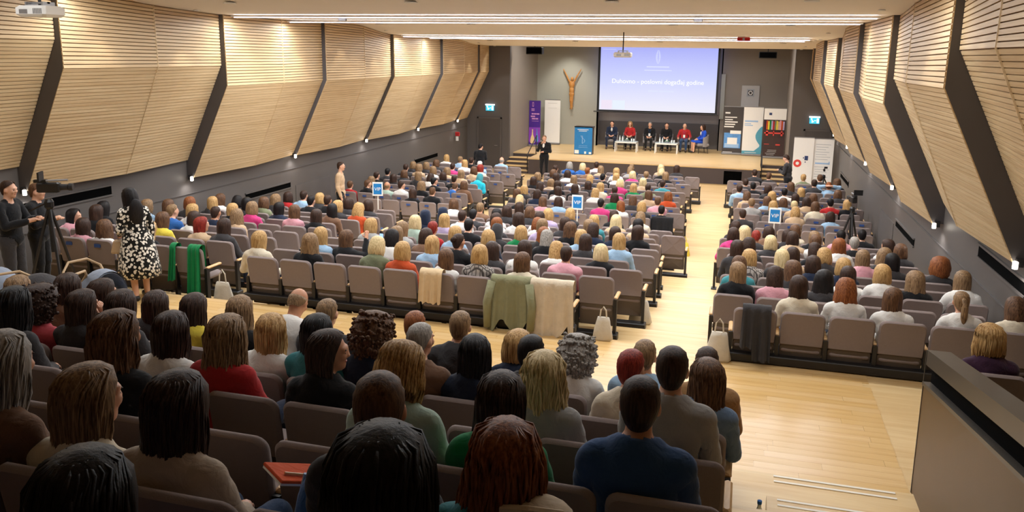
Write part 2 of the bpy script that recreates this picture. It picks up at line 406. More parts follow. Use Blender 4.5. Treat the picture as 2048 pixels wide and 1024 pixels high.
    # wall washers above the upper panels
    for k in range(1, 8):
        for dy, pw in ((.75, 46), (2.9, 60)):
            yy = PY[k]+dy
            if yy > 33: continue
            zz = ceil_z(yy)-.02
            q = MB(); X = mx(-10.02); q.lathe([(.035, .01), (.055, 0), (.055, -.012), (.04, -.014)], (X, yy, zz), 10); o = q.build('wall_washer', 'white_paint'); tag(o, 'tiny ceiling spotlight beside oak panel %s from stage, %s wall, %s half' % (ORD[7-k], side, 'near' if dy < 1 else 'far'), 'light', 'wall washers')
            spot('wall_washer_lamp', (X, yy, zz-.03), pw*(.35 if k < 2 else .85), 75, .35, (1, .93, .82), (0, -R(9)*sg, 0), .02)
    # air slots
    for ya, yb, za, zb_, wh in ((10.6, 12.67, -2.72, -2.56, 'near the rear'), (17.0, 19.04, -3.55, -3.42, 'middle'), (27.6, 29.9, -3.98, -3.84, 'nearest the stage')):
        X = mx(-11.478)
        q = MB(); q.box(min(X, X+.012*sg), max(X, X+.012*sg), ya, yb, za, zb_); o = q.build('air_slot', 'void_black'); tag(o, 'long black air slot in %s grey wall, %s' % (side, wh), 'vent', 'wall air slots')  # shallow box on the wall; its black paints the shade of a recess
        q = MB(); q.box(min(X, X+.03*sg), max(X, X+.03*sg), ya-.03, yb+.03, zb_, zb_+.03); q.box(min(X, X+.03*sg), max(X, X+.03*sg), ya-.03, yb+.03, za-.03, za); q.build('lip', 'wall_grey', o)
    # flush doors
    for n_, (ya, zf) in enumerate(((19.3, -4.7),)):
        X = mx(-11.478); q = MB(); q.box(min(X, X+.015*sg), max(X, X+.015*sg), ya, ya+1.9, zf, zf+1.15); q.build('flush_door', 'wall_charcoal', wall)
    q = MB(); X = mx(-11.478); q.box(min(X, X+.02*sg), max(X, X+.02*sg), 9.8, 33.4, -3.08, -3.06); q.build('wall_joint', 'wall_charcoal', wall)
wall_side('left'); wall_side('right')
# ------------------------------------------------------------------ stage end
b = MB(); b.box(-11.6, -9.6, 33.5, 33.7, -5, .6); o = tag(b.build('wall_stage_left', 'wall_charcoal'), 'charcoal end wall with door left of stage', kind='structure')
b = MB(); b.box(1.75, 3.5, 33.5, 33.7, -5, .6); tag(b.build('wall_stage_right', 'wall_charcoal'), 'charcoal end wall with door right of stage', kind='structure')
b = MB(); b.box(-9.75, -9.6, 33.7, YBK, -5, 1.15); b.build('wall_niche_left', 'wall_back')['kind'] = 'structure'
b = MB(); b.box(1.75, 1.9, 33.7, YBK, -5, 1.15); b.build('wall_niche_right', 'wall_back')['kind'] = 'structure'
b = MB(); b.box(-9.75, -6.65, YBK, YBK+.2, -5, 1.15); b.build('wall_back_left', 'wall_grey_light')['kind'] = 'structure'
b = MB(); b.box(-1.1, 1.9, YBK, YBK+.2, -5, 1.15); b.build('wall_back_right', 'wall_back')['kind'] = 'structure'
b = MB(); b.box(-6.65, -1.1, YBK+.55, YBK+.7, -5, 1.15); b.box(-6.7, -6.65, YBK, YBK+.6, -5, 1.15); b.box(-1.1, -1.05, YBK, YBK+.6, -5, 1.15); wm = b.build('wall_back_middle', 'wall_back'); wm['kind'] = 'structure'
b = MB(); b.box(-6.65, -1.1, YBK+.5, YBK+.56, -4.2, -3.05); b.build('dark_dado', 'wall_charcoal', wm)
b = MB(); b.box(-11.6, 3.5, -4.1, -3.9, -3, 3); b.build('wall_rear', 'wall_dark')['kind'] = 'structure'
def door(n, x0, x1, z1):
    b = MB(); b.box(x0, x1, 33.46, 33.5, ZF, z1); d = b.build('door_%d' % n, 'door_dark'); d['kind'] = 'structure'
    f = MB(); f.box(x0-.06, x0, 33.44, 33.5, ZF, z1+.06); f.box(x1, x1+.06, 33.44, 33.5, ZF, z1+.06); f.box(x0-.06, x1+.06, 33.44, 33.5, z1, z1+.06); f.build('door_frame', 'wall_charcoal', d)
    h = MB(); h.tube([(x1-.12, 33.46, -3.85), (x1-.12, 33.41, -3.85), (x1-.24, 33.41, -3.85)], .012); h.build('door_handle', 'grey_metal', d)
door(1, -10.95, -9.98, -2.72); door(2, 2.3, 3.2, -2.75)
emit('exit_teal', '2fa7c4', 1.1); emit('exit_white', 'f4fbff', 1.6)
def exit_sign(x, z, lab):
    o = empty('exit_sign', (x, 33.4, z)); tag(o, lab, 'exit sign', 'exit signs')
    q = MB(); q.box(-.2, .2, -.03, .05, .10, .15); q.build('housing', 'exit_white', o)
    q = MB(); q.box(-.18, .18, -.012, .012, -.13, .10); q.build('panel', 'exit_teal', o)
    q = MB()                                   # running figure, arrow, doorway
    q.box(-.13, -.09, -.02, -.011, .03, .07); q.add([(-.12, -.02, .03), (-.09, -.02, .03), (-.06, -.02, -.03), (-.09, -.02, -.03)], [(0, 1, 2, 3)]); q.box(-.10, -.07, -.02, -.011, -.09, -.03); q.box(-.06, -.03, -.02, -.011, -.07, -.03)
    q.box(.08, .15, -.02, -.011, -.10, .07); q.box(-.01, .05, -.02, -.011, -.02, .0); q.build('pictogram', 'exit_white', o)
exit_sign(-10.43, -2.25, 'lit turquoise exit sign above door left of stage'); exit_sign(2.6, -2.33, 'lit turquoise exit sign above door right of stage')
q = MB(); q.box(0, .17, 0, .09, 0, .16); o = q.build('fire_alarm', 'cloth_R', loc=(-11.42, 31.8, -3.35)); tag(o, 'small red fire alarm box on left wall near stage door', 'alarm'); q = MB(); q.box(.02, .12, .02, .07, -.2, -.02); q.build('white_tag', 'white_paint', o)
for x0, x1, y, z0, z1, lab in ((-8.98, -8.28, 33.9, -.0, .3, 'left'), (.42, 1.13, 36.0, -.03, .24, 'right')):
    o = empty('ceiling_speaker', ((x0+x1)/2, y, (z0+z1)/2)); tag(o, 'black oblong loudspeaker hung high at %s of stage' % lab, 'loudspeaker', 'hung loudspeakers'); W, H = (x1-x0)/2, (z1-z0)/2
    q = MB(); q.cbox((0, 0, 0), (2*W, .3, 2*H), b=.02); q.build('cabinet', 'black_plastic', o)
    q = MB(); q.box(-W+.03, W-.03, -.16, -.15, -H+.03, H-.03); q.build('grille', 'void_black', o)
    q = MB(); q.tube([(0, 0, H), (0, 0, H+.9)], .02); q.build('hanger', 'black_metal', o)
# stage platform
b = MB(); b.box(-8.45, .72, YSF, YBK+.5, ZF, STG-.04); b.box(-9.6, -8.45, 34.2, YBK, ZF, STG-.04); b.box(.72, 1.75, 34.2, YBK, ZF, STG-.04)
stage = empty('stage'); tag(stage, 'wide stage platform with pale oak top and dark front', 'stage')
b.build('front_panel', 'stage_front', stage)
b = MB(); b.box(-8.47, .74, YSF-.02, YBK+.5, STG-.04, STG); b.box(-9.6, -8.47, 34.2, YBK, STG-.04, STG); b.box(.74, 1.75, 34.2, YBK, STG-.04, STG); b.build('stage_top', 'floor_oak', stage)
b = MB(); b.box(-.62, .05, YSF-.012, YSF, ZF+.02, STG-.12); b.build('vent_grille', 'void_black', stage)
def stairs(x0, x1, lab):
    o = empty('stage_stairs', ((x0+x1)/2, YSF, ZF)); tag(o, lab, 'stairs', 'stage stairs'); W = (x1-x0)/2
    for i in range(4):
        q = MB(); q.box(-W, W, i*.36+.03, 1.8, i*.13, i*.13+.10); q.build('riser', 'stage_front', o)
        q = MB(); q.box(-W, W, i*.36, i*.36+.40, i*.13+.10, i*.13+.13); q.build('tread', 'floor_oak', o)
    sgn = 1 if x0 < -5 else -1
    q = MB(); xx = W*sgn*.97; q.tube([(xx, .05, 0), (xx, .05, .78)], .022); q.tube([(xx, 1.5, .55), (xx, 1.5, 1.45)], .022); q.tube([(xx, -.05, .75), (xx, .05, .78), (xx, 1.5, 1.42), (xx, 1.62, 1.42)], .022); q.build('handrail', 'black_metal', o)
stairs(-9.58, -8.48, 'oak-treaded stage stairs with black handrail, left of stage'); stairs(.75, 1.73, 'oak-treaded stage stairs with black handrail, right of stage')
# stage lights
area('stage_light', (-4, 34.6, 1.0), 9, .3, 330, (1, .95, .88), (R(-14), 0, 0))
spot('niche_lamp', (-8.0, 36.6, 1.0), 260, 70, .8, (1, .97, .88), (R(24), 0, 0), .1)
for x in (-7.5, -5.0, -2.5, -.2): spot('stage_spot', (x, 31.0, .30), 260, 50, .7, (1, .93, .84), (R(42), 0, 0), .06)
# ------------------------------------------------------------------ projection screen
emit('screen_edge', '0b0d16', 0)
def screen():
    m, nt, bs = newmat('screen_picture')
    t = node(nt, 'ShaderNodeTexCoord'); sp = node(nt, 'ShaderNodeSeparateXYZ'); nt.links.new(t.outputs['Generated'], sp.inputs[0])
    cr = node(nt, 'ShaderNodeValToRGB'); cr.color_ramp.elements[0].color = (*lin('e2e3f4'), 1); cr.color_ramp.elements[1].color = (*lin('a9b0fb'), 1); cr.color_ramp.elements[0].position = .05
    e = cr.color_ramp.elements.new(.5); e.color = (*lin('c2cbfa'), 1)
    nt.links.new(sp.outputs['Z'], cr.inputs[0]); bs.inputs['Base Color'].default_value = (.1, .1, .1, 1); bs.inputs['Roughness'].default_value = 1
    nt.links.new(cr.outputs[0], bs.inputs['Emission Color']); bs.inputs['Emission Strength'].default_value = .84
    y = 37.6; o = empty('projection_screen', (-3.87, y, -2.45)); tag(o, 'large projection screen with pale blue slide over the stage', 'screen')
    W, H = 2.60, 2.88
    q = MB(); q.box(-W, W, -.01, .01, 0, H); pic = q.build('picture', 'screen_picture', o)
    q = MB(); q.box(-W-.09, -W, -.012, .014, -.06, H); q.box(W, W+.09, -.012, .014, -.06, H); q.box(-W-.09, W+.09, -.02, .02, -.09, -.0); q.build('border', 'screen_edge', o)
    q = MB(); q.tube([(-W-.25, 0, -.09), (W+.15, 0, -.09)], .03); q.build('bottom_bar', 'black_metal', o)
    q = MB(); q.box(-W-.15, W+.15, -.1, .12, H, H+.25); q.build('housing', 'black_metal', o)
    _k = (.1, .1, .1); emit('slide_white', 'f4f6ff', .92, _k); emit('slide_pale', 'ced6fb', .86, _k); emit('slide_pink', 'e4daee', .84, _k); emit('slide_ice', 'd8e4f6', .86, _k)
    def text(s, x, z, size, mt, nm='lettering'):
        c = bpy.data.curves.new(nm, 'FONT'); c.body = s; c.size = size; c.align_x = 'CENTER'; c.extrude = .002
        tx = bpy.data.objects.new(nm, c); COL.objects.link(tx); me = bpy.data.meshes.new_from_object(tx.evaluated_get(bpy.context.evaluated_depsgraph_get())); bpy.data.objects.remove(tx); me.materials.clear(); me.materials.append(M(mt)); ob = link(nm, me, pic, (x, -.014, z)); ob.rotation_euler = (R(90), 0, 0); return ob
    text('Duhovno - poslovni događaj godine', 0, 1.22, .285, 'slide_white')
    q = MB(); q.box(-.38, .05, -.014, -.011, .86, .93); q.box(.1, .75, -.014, -.011, .86, .93); q.build('caption_line', 'slide_pale', pic)
    q = MB(); q.box(-.5, .5, -.014, -.011, 1.95, 2.0); q.box(-.6, .62, -.014, -.011, 1.80, 1.84); q.build('caption_line', 'slide_pale', pic)
    q = MB()
    for a in range(12):                        # emblem: a slim drop of strokes above the captions
        z = 2.12+.05*a; wv = .09*math.sin(PI*(a+1)/13); q.box(-.02-wv, .0-wv*.3, -.014, -.011, z, z+.035); q.box(.0+wv*.3, .02+wv*.9, -.014, -.011, z, z+.035)
    q.build('emblem', 'slide_pale', pic)
    q = MB(); q.box(-2.5, -2.02, -.014, -.011, .04, .44); q.build('corner_patch', 'slide_pink', pic)
    q = MB(); q.box(-1.98, -1.42, -.014, -.011, .04, .44); q.build('corner_patch', 'slide_ice', pic)
    q = MB(); q.box(-2.5, -1.9, -.014, -.011, 2.72, 2.74); q.build('caption_line', 'slide_pale', pic)
screen()
# ------------------------------------------------------------------ people: one continuous surface per body, grown from a distance field
HEAD, NECK, TORSO, UPARM, FOREARM, HAND, PELVIS, THIGH, SHIN, FOOT = range(10)
A3 = lambda *p: np.array(p, float)
def rotm(yaw, pitch, roll=0):
    return np.array((Matrix.Rotation(yaw, 3, 'Z') @ Matrix.Rotation(pitch, 3, 'X') @ Matrix.Rotation(roll, 3, 'Y')))
class Pose:
    def __init__(s): s.pr = []; s.fingers = []
    def cap(s, a, b, r1, r2, t): s.pr.append(('c', A3(*a), A3(*b), r1, r2, t))
    def ell(s, c, r, t, rot=None): s.pr.append(('e', A3(*c), A3(*r), rot, 0, t))
def add_head(P, H, yaw=0, pitch=0, roll=0, neck=None, male=False):
    Rm = rotm(yaw, pitch, roll); H = A3(*H); P.H, P.R, P.yaw, P.pitch = H, Rm, yaw, pitch
    def e(c, r): P.ell(H+Rm @ A3(*c), r, HEAD, Rm)
    e((0, -.012, .026), (.074, .092, .090)); e((0, .020, -.040), (.058, .068, .078)); e((0, .052, -.092), (.030, .030, .026))
    for q in (-1, 1): e((q*.076, -.004, -.012), (.013, .020, .030)); e((q*.036, .072, -.022), (.022, .018, .022))
    e((0, .080, .022), (.050, .016, .012))
    P.cap(H+Rm @ A3(0, .088, .010), H+Rm @ A3(0, .099, -.028), .008, .012, HEAD)
    k = 1.12 if male else 1
    P.cap(neck, H+Rm @ A3(0, -.02, -.05), .052*k, .048*k, NECK)
def add_arm(P, sh, el, wr, q, male, fist=False):
    k = 1.12 if male else 1
    P.cap(sh, el, .050*k, .040*k, UPARM); P.cap(el, wr, .040*k, .028*k, FOREARM)
    sh, el, wr = A3(*sh), A3(*el), A3(*wr); d = (wr-el)/np.linalg.norm(wr-el)
    P.cap(wr, wr+d*.075, .026, .030, HAND)
    side = np.cross(d, A3(0, 0, 1)); side /= max(np.linalg.norm(side), 1e-6); up = np.cross(side, d)
    for i in range(4):
        b0 = wr+d*.085+side*(i-1.5)*.017; L = (.062, .072, .068, .052)[i]
        dn = -up*(.6 if fist else .28)
        d1 = d+dn; d1 /= np.linalg.norm(d1); d2 = d+dn*3; d2 /= np.linalg.norm(d2)
        P.fingers.append([b0, b0+d1*L*.55, b0+d1*L*.55+d2*L*.5])
    b0 = wr+d*.03-side*q*.026; d1 = d*.6-side*q*.8; d1 /= np.linalg.norm(d1)
    P.fingers.append([b0, b0+d1*.04, b0+d1*.04+d*.035])
def seated(yaw=0, pitch=0, lean=0, male=False, arms='lap', fwd=0, legs='n', side=0):
    """Facing +Y, origin on the floor under the head; head centre at 1.13 m."""
    P = Pose(); k = 1.1 if male else 1
    def T(x, y, z):                            # forward fold above the hips
        t = max(0, z-.55); return (x+side*t, y-.02+fwd*t*1.0, z-abs(fwd)*t*.28)
    P.ell(T(0, -.055, .83), (.158*k, .105*k, .20), TORSO); P.ell(T(0, -.045, .64), (.142*k, .108, .17), TORSO); P.ell((0, -.03, .52), (.175, .13, .115), PELVIS)
    P.cap(T(-.135*k, -.055, .905), T(.135*k, -.055, .905), .060*k, .060*k, TORSO)
    for q in (-1, 1): P.cap(T(q*.10, -.05, .93), T(q*.03, -.03, .985), .036, .036, TORSO)
    H = T(0, 0, 1.13); H = (H[0], H[1]+.02, H[2])
    add_head(P, H, yaw, pitch, 0, T(0, -.035, .95), male)
    for q in (-1, 1):
        sh = T(q*.165*k, -.055, .90)
        if arms == 'lap': el, wr = T(q*.225, .02, .66), (q*.10, .20, .61)
        elif arms == 'wide': el, wr = T(q*.27, .0, .66), (q*.25, .22, .62)
        elif arms == 'phone': el, wr = T(q*.22, .05, .68), (q*.07, .25, .78)
        elif arms == 'face' and q > 0: el, wr = T(.24, .10, .72), T(.12, .10, 1.02)
        elif arms == 'up' and q > 0: el, wr = T(.25, .12, .85), T(.20, .26, 1.08)
        elif arms == 'behind': el, wr = T(q*.30, -.03, 1.10), T(q*.09, -.10, 1.14)
        else: el, wr = T(q*.225, .02, .66), (q*.12, .20, .61)
        add_arm(P, sh, el, wr, q, male)
        kx = q*.115; kn = (kx, .39, .49); an = (kx, .40, .10)
        if legs == 'cross' and q > 0: kn, an = (.02, .40, .60), (.34, .46, .46)
        if legs == 'wide': kn, an = (q*.19, .38, .49), (q*.17, .42, .10)
        P.cap((q*.09, -.01, .50), kn, .080*k, .058, THIGH); P.cap(kn, an, .054, .038, SHIN)
        d = (0, .12, -.05) if not (legs == 'cross' and q > 0) else (.10, .06, -.03)
        P.cap((an[0], an[1]-.02, an[2]-.04), (an[0]+d[0], an[1]+d[1], an[2]+d[2]), .036, .032, FOOT)
    return P
def standing(yaw=0, pitch=0, male=True, arms='hang', fwd=0, h=1.75, stride=0, bend=0):
    P = Pose(); k = 1.08 if male else .96; s = h/1.75
    def T(x, y, z):
        t = max(0, z-.95); return (x*s, (y+fwd*t)*s, (z-abs(fwd)*t*.25)*s)
    P.ell(T(0, -.01, 1.27), (.160*k, .112*k, .21), TORSO); P.ell(T(0, 0, 1.08), (.140*k, .108, .17), TORSO); P.ell(T(0, 0, .95), (.165, .125, .12), PELVIS)
    P.cap(T(-.14*k, -.015, 1.40), T(.14*k, -.015, 1.40), .060*k, .060*k, TORSO)
    for q in (-1, 1): P.cap(T(q*.10, -.01, 1.43), T(q*.03, 0, 1.485), .036, .036, TORSO)
    H = T(0, .035, 1.63); add_head(P, H, yaw, pitch, 0, T(0, 0, 1.44), male)
    for q in (-1, 1):
        sh = T(q*.175*k, -.015, 1.40)
        el, wr = T(q*.225, -.03, 1.12), T(q*.22, .05, .87)
        if arms == 'mic' and q > 0: el, wr = T(.25, .06, 1.15), T(.07, .17, 1.43)
        if arms == 'mic' and q < 0: el, wr = T(-.25, .02, 1.13), T(-.04, .19, 1.12)
        if arms == 'camera': el, wr = T(q*.23, .10, 1.16), T(q*.10, .33, 1.22)
        if arms == 'look': el, wr = T(q*.22, .06, 1.14), T(q*.06, .26, 1.20)
        if arms == 'bag' and q < 0: el, wr = T(-.23, .02, 1.12), T(-.16, .24, 1.02)
        add_arm(P, sh, el, wr, q, male)
        yo = q*stride
        P.cap(T(q*.09, 0, .92), (q*.105*s, (.02+yo*.5)*s, .50*s), .088*k, .060, THIGH); P.cap((q*.105*s, (.02+yo*.5)*s, .50*s), (q*.11*s, (-.02+yo)*s, .10), .056, .040, SHIN)
        P.cap((q*.11*s, (-.05+yo)*s, .045), (q*.125*s, (.13+yo)*s, .035), .038, .033, FOOT)
    return P
def sdf(P, X, tags=False):
    best = np.full(len(X), 9.); tg = np.zeros(len(X), int); val = np.full(len(X), 9.); K = .022
    for p in P.pr:
        if p[0] == 'c':
            a, b = p[1], p[2]; ba = b-a; t = np.clip((X-a) @ ba/(ba @ ba), 0, 1)
            d = np.linalg.norm(X-a-t[:, None]*ba, axis=1)-(p[3]+(p[4]-p[3])*t)
        else:
            q = X-p[1]
            if p[3] is not None: q = q @ p[3]
            k0 = np.linalg.norm(q/p[2], axis=1); k1 = np.linalg.norm(q/p[2]**2, axis=1)+1e-9; d = k0*(k0-1)/k1
        if tags:
            m = d < best; tg[m] = p[5]; best = np.minimum(best, d)
        h = np.clip(.5+.5*(val-d)/K, 0, 1); val = val*(1-h)+d*h-K*h*(1-h)
    return (val, tg) if tags else val
def nets(P, res):
    lo = np.min([np.minimum(p[1], p[2]) if p[0] == 'c' else p[1]-p[2].max() for p in P.pr], 0)-.12
    hi = np.max([np.maximum(p[1], p[2]) if p[0] == 'c' else p[1]+p[2].max() for p in P.pr], 0)+.12
    n = np.ceil((hi-lo)/res).astype(int)+1
    g = np.stack(np.meshgrid(*[lo[i]+res*np.arange(n[i]) for i in range(3)], indexing='ij'), -1)
    S = sdf(P, g.reshape(-1, 3)).reshape(n); ins = S < 0
    c = np.zeros(n-1, int)
    for dx in (0, 1):
        for dy in (0, 1):
            for dz in (0, 1): c += ins[dx:n[0]-1+dx, dy:n[1]-1+dy, dz:n[2]-1+dz]
    act = (c > 0) & (c < 8); idx = np.full(n-1, -1); idx[act] = np.arange(act.sum())
    V = g[:-1, :-1, :-1][act]+res/2
    for _ in range(3):                         # pull the vertices onto the surface
        e = res*.25; s0 = sdf(P, V); G = np.stack([(sdf(P, V+e*np.eye(3)[i])-s0)/e for i in range(3)], 1); G /= np.linalg.norm(G, axis=1)[:, None]+1e-9
        V = V-G*np.clip(s0, -res, res)[:, None]*.8
    F = []
    for ax in range(3):
        sl = [slice(1, n[i]-1) for i in range(3)]; sl[ax] = slice(0, n[ax]-1)
        s2 = list(sl); s2[ax] = slice(1, n[ax])
        a, b = ins[tuple(sl)], ins[tuple(s2)]
        for flip in (0, 1):
            w_ = np.argwhere((a & ~b) if not flip else (~a & b))
            off = np.array([sl[i].start for i in range(3)]); w_ = w_+off
            u, v_ = [(1, 2), (2, 0), (0, 1)][ax]; du = np.zeros(3, int); dv = du.copy(); du[u] = 1; dv[v_] = 1
            q = np.stack([idx[tuple((w_-du-dv).T)], idx[tuple((w_-dv).T)], idx[tuple(w_.T)], idx[tuple((w_-du).T)]], 1)
            if flip: q = q[:, ::-1]
            F.append(q)
    F = np.concatenate(F); return V, F, G
def shell(V, F, N, keep, off, fold=0, seed=0):
    fm = keep[F].all(1); f = F[fm]
    if not len(f): return np.zeros((0, 3)), np.zeros((0, 4), int)
    used = np.unique(f); mp = np.full(len(V), -1); mp[used] = np.arange(len(used))
    inside = np.ones(len(V), bool); inside[np.unique(F[~fm])] = False     # rim of the garment
    d = np.where(inside, off, .004)
    if fold:
        w_ = np.sin(V[:, 2]*38+V[:, 0]*21+seed)*np.sin(V[:, 1]*33-V[:, 2]*17+seed*2); d = d+np.where(inside, fold*w_, 0)
    return (V+N*d[:, None])[used], mp[f]
def tube_arr(pts, r, n=5):
    q = MB(); q.tube([tuple(p) for p in pts], r, n); return q
def person_parts(P, res, sleeves=True, skirt=False, thick=.014, face=False):
    V, F, N = nets(P, res); _, T = sdf(P, V, True)
    out = {}
    q = MB(); q.add(V, F)
    for fg in P.fingers: q.tube([tuple(p) for p in fg], [.0095, .0088, .0072], 5)
    if face:
        for sx in (-1, 1):
            e = MB(); e.ell((0, 0, 0), (.011, .006, .0065), 6); q.add([tuple(P.H+P.R @ (A3(*p)+A3(sx*.031, .083, -.004))) for p in e.v], e.f, 1)
            e = MB(); e.ell((0, 0, 0), (.017, .005, .004), 6); q.add([tuple(P.H+P.R @ (A3(*p)+A3(sx*.032, .090, .016))) for p in e.v], e.f, 1)
        e = MB(); e.ell((0, 0, 0), (.022, .008, .006), 6); q.add([tuple(P.H+P.R @ (A3(*p)+A3(0, .083, -.062))) for p in e.v], e.f, 2)
    out['body'] = q
    tops = {TORSO, UPARM, FOREARM} if sleeves else {TORSO, UPARM}
    up = np.isin(T, list(tops)) | ((T == PELVIS) & (V[:, 2] > .50))
    lowz = {PELVIS, THIGH, SHIN} if not skirt else {PELVIS, THIGH}
    lo = np.isin(T, list(lowz))
    for nm, kp, o_, fo in (('top', up, thick, .005), ('trousers', lo, .009, .003), ('shoes', T == FOOT, .006, 0)):
        v, f = shell(V, F, N, kp, o_, fo, 1.7)
        q = MB(); q.add(v, f); out[nm] = q
    return out
# ------------------------------------------------------------------ hair
def ring(n, A, rx, ry, yc, z, rough, seed, wav):
    o = []
    for i in range(n+1):
        a = -A+2*A*i/n
        k = 1+rough*math.sin(a*13+seed)*.6+rough*math.sin(a*29+seed*3+z*9)*.5
        if rough > .015: k += .018*math.sin(a*7+seed*1.3+z*8)
        if wav: k += wav*math.sin(z*46+a*5+seed)*.8+wav*.6*math.sin(z*71-a*9)
        o.append((rx*k*math.sin(a), yc-ry*k*math.cos(a), z))
    return o
LEV = {  # z, rx, ry, y centre, half opening from the back (degrees)
 'L': [(.126, .012, .012, -.01, 180), (.120, .046, .056, -.01, 180), (.098, .073, .088, -.012, 172), (.060, .088, .106, -.014, 132), (.010, .094, .112, -.016, 118), (-.050, .095, .112, -.018, 112), (-.105, .094, .106, -.022, 108), (-.165, .100, .098, -.035, 100), (-.225, .108, .086, -.052, 88), (-.285, .106, .078, -.062, 80), (-.335, .096, .068, -.066, 76), (-.365, .078, .052, -.068, 72)],
 'W': [(.128, .012, .012, -.01, 180), (.122, .048, .058, -.01, 180), (.100, .077, .092, -.012, 172), (.060, .094, .110, -.014, 132), (.010, .102, .118, -.016, 120), (-.050, .108, .120, -.018, 114), (-.105, .112, .116, -.024, 110), (-.165, .120, .106, -.038, 104), (-.225, .124, .094, -.054, 94), (-.285, .118, .084, -.064, 84), (-.325, .100, .070, -.068, 78), (-.350, .078, .050, -.07, 72)],
 'B': [(.126, .012, .012, -.01, 180), (.120, .047, .057, -.01, 180), (.098, .076, .091, -.012, 172), (.060, .092, .109, -.014, 132), (.010, .100, .116, -.016, 120), (-.050, .106, .116, -.018, 114), (-.095, .108, .106, -.022, 110), (-.130, .102, .090, -.024, 104), (-.150, .086, .070, -.026, 98)],
 'S': [(.124, .012, .012, -.01, 180), (.118, .044, .054, -.01, 180), (.096, .070, .085, -.012, 170), (.060, .083, .102, -.014, 124), (.035, .085, .105, -.014, 100), (.015, .085, .106, -.014, 84), (-.025, .080, .101, -.016, 70), (-.060, .066, .090, -.018, 60), (-.080, .052, .078, -.02, 52)],
 'C': [(.165, .02, .02, -.01, 180), (.155, .070, .075, -.01, 180), (.125, .112, .118, -.014, 172), (.070, .138, .142, -.018, 138), (.010, .146, .150, -.022, 122), (-.050, .144, .148, -.026, 116), (-.105, .134, .136, -.03, 110), (-.150, .112, .112, -.034, 104), (-.175, .080, .08, -.036, 98)],
}
for _k, _w in (('L', 1.13), ('W', 1.13), ('B', 1.10)): LEV[_k] = [(z*1.02+.004, a*(1+(_w-1)*min(1, i/3)), b_*(1+(_w-1)*.8*min(1, i/3)), c-.004, d) for i, (z, a, b_, c, d) in enumerate(LEV[_k])]
LEV['P'] = LEV['U'] = [(z, a*.99, b_*.98, c, d) for z, a, b_, c, d in LEV['S']]
LEV['X'] = [(.030, .080, .098, -.014, 96), (.005, .082, .101, -.014, 92), (-.030, .078, .097, -.016, 78), (-.062, .064, .085, -.018, 60)]
LEV['H'] = [(.138, .012, .012, -.01, 180), (.130, .055, .062, -.01, 180), (.105, .086, .100, -.012, 170), (.050, .102, .120, -.016, 130), (-.020, .106, .124, -.02, 122), (-.090, .104, .116, -.03, 118), (-.150, .110, .104, -.045, 116), (-.185, .10, .088, -.05, 112)]
